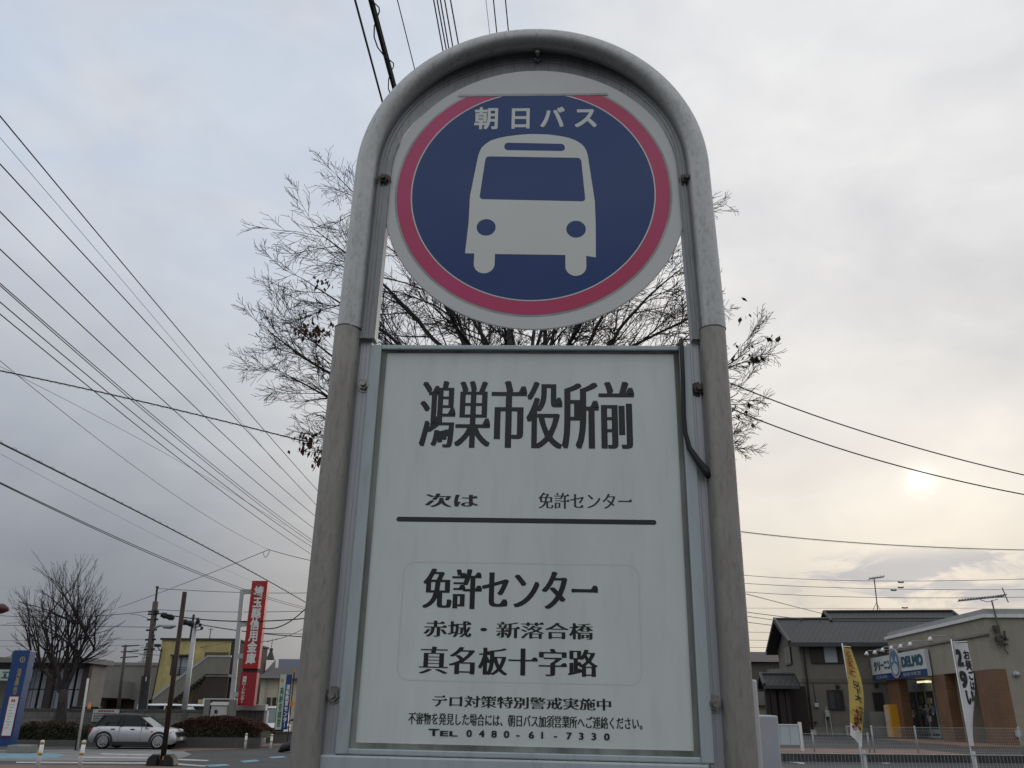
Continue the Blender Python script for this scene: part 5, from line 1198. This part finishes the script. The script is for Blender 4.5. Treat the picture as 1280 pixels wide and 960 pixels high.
r, cl, pos = banner('narrow white banner with brushed black characters in front of the shop', (1191.5, 803), (1209.5, 804), (1214, 932.5), (1221, 932.5), (1217, 946), 16, mat('white_banner_cloth', (.66, .64, .66), .8, 0, .2, .05, 2), lambda t: .03*math.sin(t*math.pi*1.2))
print_on(pos, cl, 'お昼ごはん', .56, .98, .07, .56, M['ink']); print_on(pos, cl, '29', .08, .52, .06, .44, M['ink'], (.05, .05)); print_on(pos, cl, 'い', .25, .75, .46, .60, M['ink'], (.05, .05))
b = MB(); b.quad([pos(u, t)+Vector((0, -.006, 0)) for u, t in ((.35, .76), (.4, .81), (.9, .825), (.85, .77))]); b.quad([pos(u, t)+Vector((0, -.006, 0)) for u, t in ((.5, .90), (.5, .915), (.7, .918), (.7, .902))]); b.build('red_stamp', M['redlamp'], cl)
# ------------------------------------------------------------------ trees
def rotdir(d, ang, rnd):
    p = d.orthogonal().normalized(); q = d.cross(p); a = rnd.uniform(0, 2*math.pi); ax = p*math.cos(a)+q*math.sin(a)
    return (Matrix.Rotation(ang, 3, ax) @ d).normalized()
def limb(b, rnd, p, d, L, r0, r1, seg, wob, trop, n):
    pts = [p]; k = max(3, int(L/seg)); cur = Vector(d)
    for i in range(k):
        cur = (cur+Vector((rnd.gauss(0, wob), rnd.gauss(0, wob), rnd.gauss(0, wob)))+trop).normalized(); pts.append(pts[-1]+cur*(L/k))
    b.tube(pts, [r0+(r1-r0)*(i/k)**.8 for i in range(k+1)], n, False); return pts
def branch_out(bufs, rnd, pts, r0, r1, L, lvl, maxl, habit, tips):
    k = len(pts)-1; cnt = habit['n'][lvl]; t0 = habit['start'][lvl]
    for c in range(cnt):
        t = t0+(1-t0)*((c+rnd.uniform(.1, .9))/cnt); i = min(k-1, int(t*k)); f = t*k-i
        p = pts[i].lerp(pts[i+1], f); d = (pts[i+1]-pts[i]).normalized()
        cl = L*rnd.uniform(*habit['len'][lvl])*(1-.45*t); rr = (r0+(r1-r0)*t**.8)*rnd.uniform(.5, .7); rr = max(rr, habit['rmin']); re = max(rr*.35, habit['rmin'])
        nd = rotdir(d, R(rnd.uniform(*habit['ang'])), rnd)
        q = limb(bufs[min(lvl+1, len(bufs)-1)], rnd, p, nd, cl, rr, re, habit['seg'][lvl], habit['wob'], Vector(habit['trop']), 4 if lvl < 1 else 3)
        if lvl+1 < maxl: branch_out(bufs, rnd, q, rr, re, cl, lvl+1, maxl, habit, tips)
        tips.append(q[-1])
# bare street tree behind the sign
rnd = random.Random(21)
tx = at(650, 420, 10).x
tree = empty('bare_tree', (tx, 10, 0), 'large bare street tree with a few dead brown leaves behind the bus stop sign', 'tree')
tb, cb_, fb = MB(), MB(), MB()
zc = 4.15
trunk = [Vector((0, 0, 0)), Vector((.02, 0, .15)), Vector((.0, .02, 1.2)), Vector((-.02, 0, 2.6)), Vector((-.06, 0, 3.7)), Vector((-.10, 0, 4.6)), Vector((-.14, 0, 5.6)), Vector((-.13, .05, 6.4))]
tb.tube(trunk, [.27, .22, .19, .175, .15, .105, .06, .04], 14)
habit = dict(n=[13, 8, 5, 0], start=[.30, .15, .1], len=[(.20, .36), (.38, .62), (.4, .7)], seg=[.12, .08, .06], ang=(20, 48), wob=.06, trop=(0, 0, .008), rmin=.0029)
tips = []
# outermost ends of the main limbs (pixel, depth): the crown's outline in the picture
ends = [(285, 400, 9.8), (352, 268, 10.3), (392, 205, 10.8), (335, 330, 8.6), (300, 455, 11.2), (345, 470, 9.0), (372, 545, 10.2), (398, 560, 9.2), (318, 395, 12.2),
        (470, 235, 9.0), (560, 260, 11.5), (640, 215, 10.3), (720, 240, 8.9), (800, 235, 11.2), (870, 255, 10.0), (880, 315, 9.2), (925, 375, 10.8), (968, 430, 10.0), (955, 485, 9.2), (935, 545, 10.6), (925, 455, 12.3), (905, 390, 8.4),
        (600, 330, 13.2), (700, 320, 13.0), (520, 330, 12.8), (790, 330, 12.9), (430, 280, 12.2), (520, 360, 7.6), (620, 330, 7.2), (760, 350, 7.4), (860, 380, 7.8), (440, 400, 7.8)]
for j, (x, y, Y) in enumerate(ends):
    e = at(x, y, Y)-Vector((tx, 10, 0)); low = y > 380; e = Vector((e.x*(.87 if e.x < 0 else .90), e.y*.9, 4.6+(e.z-4.6)*.94))
    zs = rnd.uniform(3.3, 3.9) if low else rnd.uniform(3.7, 5.0)
    st = Vector((rnd.uniform(-.08, .08), rnd.uniform(-.08, .08), zs)); D_ = e-st; L = D_.length
    k = 26; pts = []; side = Vector((rnd.gauss(0, .10), rnd.gauss(0, .10), 0)); w = Vector((0, 0, 0))
    for i in range(k+1):
        t = i/k; w = w+Vector((rnd.gauss(0, .014), rnd.gauss(0, .014), rnd.gauss(0, .012))); bow = Vector((0, 0, 1))*(.10*L*math.sin(math.pi*t)*(1.0 if not low else .55))
        pts.append(st+D_*t+bow*(1-.25*t)+side*math.sin(math.pi*t)*L*.4+w*math.sin(math.pi*min(1, t*1.2)))
    r0 = rnd.uniform(.027, .043)
    tb.tube(pts, [r0*(1-t/k)**.9+.004 for t in range(k+1)], 7, False)
    branch_out([tb, cb_, fb, fb], rnd, pts, r0, .006, L, 0, 3, habit, tips)
tb.build('trunk', M['bark'], tree, True); cb_.build('branches', M['twig'], tree); fb.build('crown', M['twig'], tree)
b = MB()
def leafq(b, p, s, rnd):
    a = Vector((rnd.gauss(0, 1), rnd.gauss(0, 1), rnd.gauss(0, .4))).normalized(); c = (Vector((0, 0, -1))+Vector((rnd.gauss(0, .5), rnd.gauss(0, .5), 0))).normalized(); a = (a-c*a.dot(c)).normalized()
    b.quad([p, p+c*s*.45+a*s*.28, p+c*s*.55+a*s*.05+c.cross(a)*s*.1, p+c*s*.45-a*s*.28]); b.quad([p+c*s*.45+a*s*.28, p+c*s, p+c*s*.45-a*s*.28, p+c*s*.55+a*s*.05+c.cross(a)*s*.1])
O = Vector((tx, 10, 0))
for cx, cy, Y, n, sx1, sy1 in ((388, 412, 9.8, 70, 20, 10), (404, 352, 10, 16, 14, 8), (380, 392, 9.6, 10, 18, 8), (385, 553, 10.1, 46, 16, 12), (398, 568, 10, 20, 6, 12), (942, 447, 10, 20, 7, 4), (960, 418, 9.8, 6, 12, 4), (925, 440, 10, 10, 20, 12), (920, 395, 10, 8, 20, 20), (928, 520, 10.2, 10, 18, 14)):
    for k in range(n):
        p = at(rnd.gauss(cx, sx1*.6), rnd.gauss(cy, sy1*.6), Y+rnd.uniform(-.25, .25))-O; leafq(b, p, rnd.uniform(.06, .11), rnd)
b.build('dead_leaves', M['deadleaf'], tree)
# broom-shaped bare tree beyond the road
rnd = random.Random(7); TY = 45.0
q = at(76, 915, TY); t2 = empty('bare_tree', (q.x, TY, 0), 'small leafless broom shaped tree behind the blue pylon sign', 'tree')
tb, cb_, fb = MB(), MB(), MB(); O2 = Vector((q.x, TY, 0))
P = lambda x, y, Y=TY: at(x, y, Y)-O2
tb.tube([Vector((0, 0, 0)), P(76, 900), P(78, 880), P(80, 862)], [.34, .27, .24, .22], 12)
main = [((80, 862), (83, 830), (86, 800), (94, 780)), ((79, 866), (72, 840), (66, 818), (52, 780)), ((80, 865), (92, 840), (100, 815), (108, 795)), ((80, 864), (88, 838), (104, 826), (118, 812)), ((78, 868), (66, 850), (52, 836), (38, 815))]
broom = dict(n=[9, 6, 4, 0], start=[.3, .2, .2], len=[(.6, .95), (.4, .6), (.35, .6)], seg=[.3, .25, .2], ang=(10, 26), wob=.028, trop=(0, 0, .03), rmin=.006)
for mpts in main:
    dy = rnd.uniform(-.9, .9); pts = [P(x, y, TY+dy*i/3) for i, (x, y) in enumerate(mpts)]
    tb.tube(pts, [.13, .095, .065, .045], 8, False); L = sum((pts[i+1]-pts[i]).length for i in range(3))
    branch_out([tb, cb_, fb, fb], rnd, pts, .075, .035, L, 0, 3, broom, [])
for k in range(34):
    a = R(rnd.uniform(-72, 72)); x, y = 80+66*math.sin(a)*rnd.uniform(.85, 1.05), 836-120*math.cos(a)**.8*rnd.uniform(.78, 1.02)
    s0 = rnd.choice(main); i = rnd.choice((1, 2, 3)); st = P(*s0[i]); e = P(x, y, TY+rnd.uniform(-2.2, 2.2)); D_ = e-st
    pts = [st+D_*(t/8)+Vector((0, 0, .05*D_.length*math.sin(math.pi*t/8)))+Vector((rnd.gauss(0, .03), 0, 0)) for t in range(9)]
    cb_.tube(pts, [.045*(1-t/9)+.008 for t in range(9)], 4, False); branch_out([cb_, cb_, fb, fb], rnd, pts, .03, .01, D_.length, 1, 3, broom, [])
tb.build('trunk', M['bark'], t2, True); cb_.build('branches', M['twig'], t2); fb.build('crown', M['twig'], t2)
# ------------------------------------------------------------------ overhead wires
def wire(label, a, b_, r, m, group=None, sag=0.0, ext=(0.0, 0.0), hoops=0, name='overhead_wire', pair=None, mid=None):
    """a, b_: (pixel x, pixel y, depth). mid bends the span through a third point."""
    A, B = at(*a), at(*b_); D_ = B-A; A2, B2 = A-D_*ext[0], B+D_*ext[1]
    o = empty(name, (A2+B2)/2, label, 'overhead wire', group); O = (A2+B2)/2
    n = 44; pts = []
    C_ = None
    if mid: C_ = at(*mid); tm = .5; k_ = C_-(A+B)/2
    for i in range(n+1):
        t = -ext[0]+(1+ext[0]+ext[1])*i/n; p = A+D_*t
        bow = 4*t*(1-t) if 0 <= t <= 1 else 0.0
        if C_: p = p+k_*bow
        p = p-Vector((0, 0, sag*bow)); pts.append(p-O)
    mb = MB(); mb.tube(pts, r, 6)
    if hoops:
        Lw = sum((pts[i+1]-pts[i]).length for i in range(n)); N = int(Lw/hoops*8); hp = []
        for i in range(N+1):
            t = i/N*n; j = min(n-1, int(t)); p = pts[j].lerp(pts[j+1], t-j); ph = i/8*2*math.pi; d = (pts[j+1]-pts[j]).normalized(); u = d.cross(Vector((0, 0, 1))).normalized(); v = u.cross(d)
            hp.append(p+(u*math.cos(ph)+v*math.sin(ph)*1.0-v*.3)*r*2.0)
        mb.tube(hp, r*.22, 4)
    w_ = mb.build('wire_strand', m, o)
    return o
def along(z, x, y):                               # depth at which a pixel's ray reaches height z
    d = ray(x, y); return (z-CAMH)/d.z*d.y
def street(label, p, q, z, r, m, group=None, z2=None, ext=(.6, .35), hoops=0, mid=None):
    a = (*p, along(z, *p)); b_ = (*q, along(z2 or z, *q))
    return wire(label, a, b_, r, m, group, 0, ext, hoops)
gU = 'parallel street wires on the upper left'
W = M['wire']
def bundle(label, p0, pm, p1, z, r, m, group, ext=(.0, .25), hoops=0):
    """a street wire at height z seen from the left edge (p0) to where it passes behind the sign (p1), through pm."""
    Y0, Y1 = along(z, *p0), along(z, *p1)
    A, B = at(*p0, Y0), at(*p1, Y1); o = empty('overhead_wire', (A+B)/2, label, 'overhead wire', group); O = (A+B)/2; D_ = B-A
    # parameter of the middle pixel along the straight ground track, then lift the wire there to pass through pm
    dm = ray(*pm); n2 = Vector((-D_.y, D_.x)); t_ = (A.x*n2.x+A.y*n2.y)/(dm.x*n2.x+dm.y*n2.y); Mp = Vector((dm.x*t_, dm.y*t_, dm.z*t_+CAMH)); tm = (Mp-A).dot(D_)/D_.dot(D_); tm = min(.93, max(.07, tm))
    dz_ = Mp.z-(A.z+(B.z-A.z)*tm); c = dz_/(tm*(1-tm))
    n = 60; pts = []
    for i in range(n+1):
        s = -ext[0]+(1+ext[0]+ext[1])*(i/n)**1.3; p = A+D_*s; p.z += c*s*(1-s) if 0 <= s <= 1.0 else (c*s*(1-s) if s < 0 else -c*(s-1)); pts.append(p-O)
    mb = MB(); mb.tube(pts, r, 6)
    if hoops:
        Lw = sum((pts[i+1]-pts[i]).length for i in range(n)); N = int(Lw/hoops*6); hp = []; cum = [0]
        for i in range(n): cum.append(cum[-1]+(pts[i+1]-pts[i]).length)
        j = 0
        for i in range(N+1):
            s = i/N*cum[-1]
            while j < n-1 and cum[j+1] < s: j += 1
            f = (s-cum[j])/(cum[j+1]-cum[j]); p = pts[j].lerp(pts[j+1], f); ph = i/6*2*math.pi; d = (pts[j+1]-pts[j]).normalized(); u = d.cross(Vector((0, 0, 1))).normalized(); v = u.cross(d)
            hp.append(p+(u*math.cos(ph)+v*(math.sin(ph)+.5))*r*1.6)
        mb.tube(hp, r*.2, 4)
    mb.build('wire_strand', m, o); return o
ordn = ['uppermost', 'second', 'third', 'fourth', 'fifth', 'sixth', 'seventh', 'lowest']
rows = [((0, 145), (200, 385), (395, 611), 9.6, .010), ((0, 205), (195, 416), (396, 632), 9.2, .010), ((0, 264.5), (212, 478), (394, 645), 8.8, .010), ((0, 311.5), (210, 506), (391, 659.5), 8.6, .010),
        ((0, 354), (178, 508), (390, 675), 8.4, .009), ((0, 357), (170, 505), (390, 678.5), 8.4, .009), ((0, 377.5), (160, 511), (389, 683), 8.2, .010), ((0, 392.5), (145, 511), (388, 692), 8.0, .010)]
for i, (a, mm, c, z, r) in enumerate(rows): bundle(ordn[i]+' of the eight dark parallel wires slanting down to the sign from the upper left', a, mm, c, z, r, W, gU, ext=(.15, .3))
bundle('faint thin wire just beneath the uppermost dark wire at the upper left', (0, 172), (120, 312), (300, 525), 11.0, .005, M['wireg'], None, ext=(.15, .4))
bundle('thick cable with spiral hanger from the left edge to the red sign top', (0, 553.5), (200, 654), (382, 753), 6.6, .020, W, None, ext=(.1, .12), hoops=.5)
for k, (dy, lb) in enumerate(((0, 'upper strand of the twin cable crossing just below the red sign top'), (2.2, 'lower strand of the twin cable crossing just below the red sign top'))):
    bundle(lb, (0, 603+dy*.6), (175, 684.5+dy), (382, 759.5+dy*1.0), 6.2, .011, W, 'twin cable across the red sign', ext=(.1, .12))
bundle('thin grey wire slanting from the left edge to the small loop left of the sign', (0, 451), (190, 599), (336, 687), 7.6, .006, M['wireg'], None, ext=(.1, 0))
bundle('thin pale grey wire bowing down to the eighth parallel wire on the left', (0, 458), (160, 541), (300, 622), 8.3, .005, M['wireg'], None, ext=(.1, .35))
bundle('faint hair thin wire just under the thick spiral cable on the left', (0, 567), (190, 667), (300, 720), 7.2, .004, M['wireg'], None, ext=(.1, .2))
wire('spiral wrapped service cable crossing all the parallel wires towards the tree', (-30, 457.5, 13), (372, 549.5, 15), .011, W, None, 0, (0, .05), .16, mid=(160, 498, 14))
wire('thin wire rising from the utility pole to the small loop left of the sign', (150, 759, 46), (336, 687, 30), .012, M['wireg'], None, .05, (.02, 0))
wire('thin wire from the small loop to behind the sign', (336, 687, 30), (395, 702, 30), .011, M['wireg'], None, .02, (0, .3))
o = wire('little wire loop hanging where two thin wires join left of the sign', (329, 690, 30), (337, 688, 30), .010, M['wireg'], None, .22)
# wires overhead, running down behind the arch
gT = 'wires passing overhead behind the arch'
tops = [((443, -3), (479, 131), 7.2, .011, 'lone black wire left of the thick cable above the arch', W), ((496, -3), (520, 93), 8.2, .006, 'thin wire just right of the thick cable above the arch', W)]
five = [((541.5, -3), (556, 76)), ((545.8, -3), (560, 74)), ((550, -3), (563, 72)), ((555.3, -3), (568, 70)), ((562.5, -3), (575, 66))]
lab5 = ['first', 'second', 'third', 'fourth', 'last']
for i, (p, q) in enumerate(five): tops.append((p, q, 9.0, .0085, lab5[i]+' from the left of five close wires above the arch', W))
tops += [((607, -3), (612.5, 45), 10.5, .004, 'faint thin wire left of the two wires at the arch top', M['wireg']), ((616.5, -3), (621.3, 44), 9.8, .008, 'left wire of the two at the arch top', W), ((631.5, -3), (636, 44), 9.8, .008, 'right wire of the two at the arch top', W)]
for p, q, z, r, lb, m_ in tops: street(lb, p, q, z, r, m_, gT, ext=(.8, 2.5))
street('thick black cable bundle with loose spiral lashing above the arch', (463, -3), (494, 113), 6.4, .024, W, gT, ext=(.5, 2.5), hoops=.55)
# right of the sign
wire('upper of two black wires right of the sign sloping down to the right edge', (905, 475.5, 12), (1290, 596, 13.5), .010, W, None, 0, (.25, .1), mid=(1090, 543, 12.8))
wire('lower of two black wires right of the sign, just above the veiled sun', (905, 507, 12), (1290, 620, 13.5), .010, W, None, 0, (.25, .1), mid=(1090, 573, 12.8))
wire('pale beaded cable low across the sky right of the sign', (915, 663, 17), (1290, 687.5, 20), .010, M['wirel'], None, 0, (.2, .1), .09, mid=(1095, 680, 18.5))
gP = 'distant power lines above the houses on the right'
for a, mm, c, lb in (((915, 717.5), (1080, 726), (1300, 723), 'highest of the distant power lines above the tiled house'), ((915, 728), (1080, 735.5), (1300, 737), 'second highest of the distant power lines above the tiled house'), ((915, 738.5), (1080, 746.5), (1300, 746), 'third of the distant power lines above the tiled house'),
        ((915, 760), (1080, 760.5), (1300, 760), 'faintest distant power line, just above the upper roof ridge')):
    wire(lb, (*a, 150), (*c, 150), .045 if 'faint' not in lb else .025, M['wireg'], gP, 0, (.3, .3), mid=(*mm, 150))
wire('service wire sloping from behind the sign to the upper roof ridge', (915, 737.5, 40), (1032, 768, 62), .022, M['wireg'], None, .0, (.3, 0), mid=(975, 753.5, 51))
for a, c, lb in (((920, 763.5), (1010, 775), 'uppermost of three thin wires reaching the lower roof ridge of the tiled house'), ((920, 768.5), (975, 776), 'middle of three thin wires reaching the lower roof ridge of the tiled house'), ((920, 776), (968, 782), 'lowest of three thin wires reaching the gable of the tiled house')):
    wire(lb, (*a, 55), (*c, 61), .022, M['wireg'], None, 0, (.5, 0))
for y, lb in ((790, 'first'), (800, 'second'), (809, 'third')): wire(lb+' faint line of three between the sign pipe and the gable', (920, y, 160), (972, y+.6, 160), .035, M['wireg'], None, 0, (.6, 0))
wire('black wire from the tiled roof across to the shop antenna clamps', (1165, 785.5, 56), (1242, 788, 41), .016, W, None, .05)
for px, py, lb in ((1126, 727.5, 'upper'), (1126, 734, 'middle'), (1117, 737.5, 'lower left'), (1131, 759.5, 'lowest, on the faint line')):
    p = at(px, py, 150); o = empty('wire_damper', p, 'small grey damper hanging on the distant power lines, '+lb, 'wire damper', 'dampers on the distant power lines'); b = MB(); b.tube([(-.5, 0, 0), (-.2, 0, -.06), (.2, 0, -.06), (.5, 0, 0)], .13, 6); b.build('damper_weight', M['wireg'], o)
# left: lines between the poles
wire('thin wire from the utility pole top rod to behind the sign', (196.5, 735.5, 48), (400, 741, 48), .016, M['wireg'], None, 0, (0, .1), mid=(300, 740.5, 48))
wire('thin wire sagging from the utility pole above the yellow building', (196, 762, 48), (400, 763, 48), .016, M['wireg'], None, 0, (0, .1), mid=(300, 765, 48))
wire('black cable from the utility pole past the brown pole to behind the sign', (196, 766, 48), (400, 771, 46), .030, W, None, 0, (0, .1), mid=(290, 776.5, 47))
wire('black cable from the pale steel pole past the red sign', (247, 780, 50), (400, 797, 48), .026, W, None, 0, (0, .1), mid=(320, 791, 49))
wire('short bold black cable curving up from the red sign to the sign pipe', (326, 784.5, 47.3), (392, 750, 42), .030, W, None, .5, (0, .2))
wire('thin wire rising from the red sign foot of lettering to the sign pipe', (328, 802, 47.4), (395, 777, 44), .016, M['wireg'], None, .2, (0, .2))
wire('thin level wire from behind the red sign to the sign pipe', (328, 791.5, 47.4), (395, 793, 47.4), .016, M['wireg'], None, 0, (0, .2))
wire('wire from the left edge past the bare tree to the utility pole, upper', (-30, 767, 50), (192, 763, 48), .018, M['wireg'], None, 0, (0, 0), mid=(80, 771.5, 49))
wire('wire from the left edge past the bare tree to the utility pole, lower', (-30, 781, 50), (191, 784, 48), .018, M['wireg'], None, 0, (0, 0), mid=(80, 782.5, 49))
wire('arched slack wire from the bare tree top to the utility pole', (163, 768, 48), (190, 777, 48), .014, M['wireg'], None, -.12)
wire('thin wire at thin pole height from the distant pole across to the yellow building', (160, 815, 75), (262, 816, 70), .025, M['wireg'], None, 0, (0, 0), mid=(205, 819, 72))
wire('thin wire across the yellow building front below its roof line', (165, 812, 72), (296, 801, 69), .018, M['wireg'], None, .3)
for y, lb in ((801, 'upper'), (808, 'lower')): wire(lb+' faint distant power line behind the bare tree', (-30, y, 400), (180, y-1.5, 400), .08, M['wireg'], 'faint distant power lines behind the bare tree', 0)
for (x0, y0), (x1, y1), lb in (((201, 768), (218, 773), 'black cable splice case hanging right of the utility pole'), ((226, 776.5), (243, 780.5), 'black cable splice case between the brown pole and the pale steel pole')):
    A, B = at(x0, y0, 48), at(x1, y1, 48); o = empty('splice_case', (A+B)/2, lb, 'cable case', 'cable splice cases'); h = (B-A)/2
    b = MB(); b.tube([tuple(-h), tuple(-h*.85), tuple(h*.85), tuple(h)], [.04, .14, .14, .04], 10); b.tube([tuple(-h*.5), tuple(-h*.3)], .17, 10); b.tube([tuple(h*.3), tuple(h*.5)], .17, 10); b.build('case', W, o)
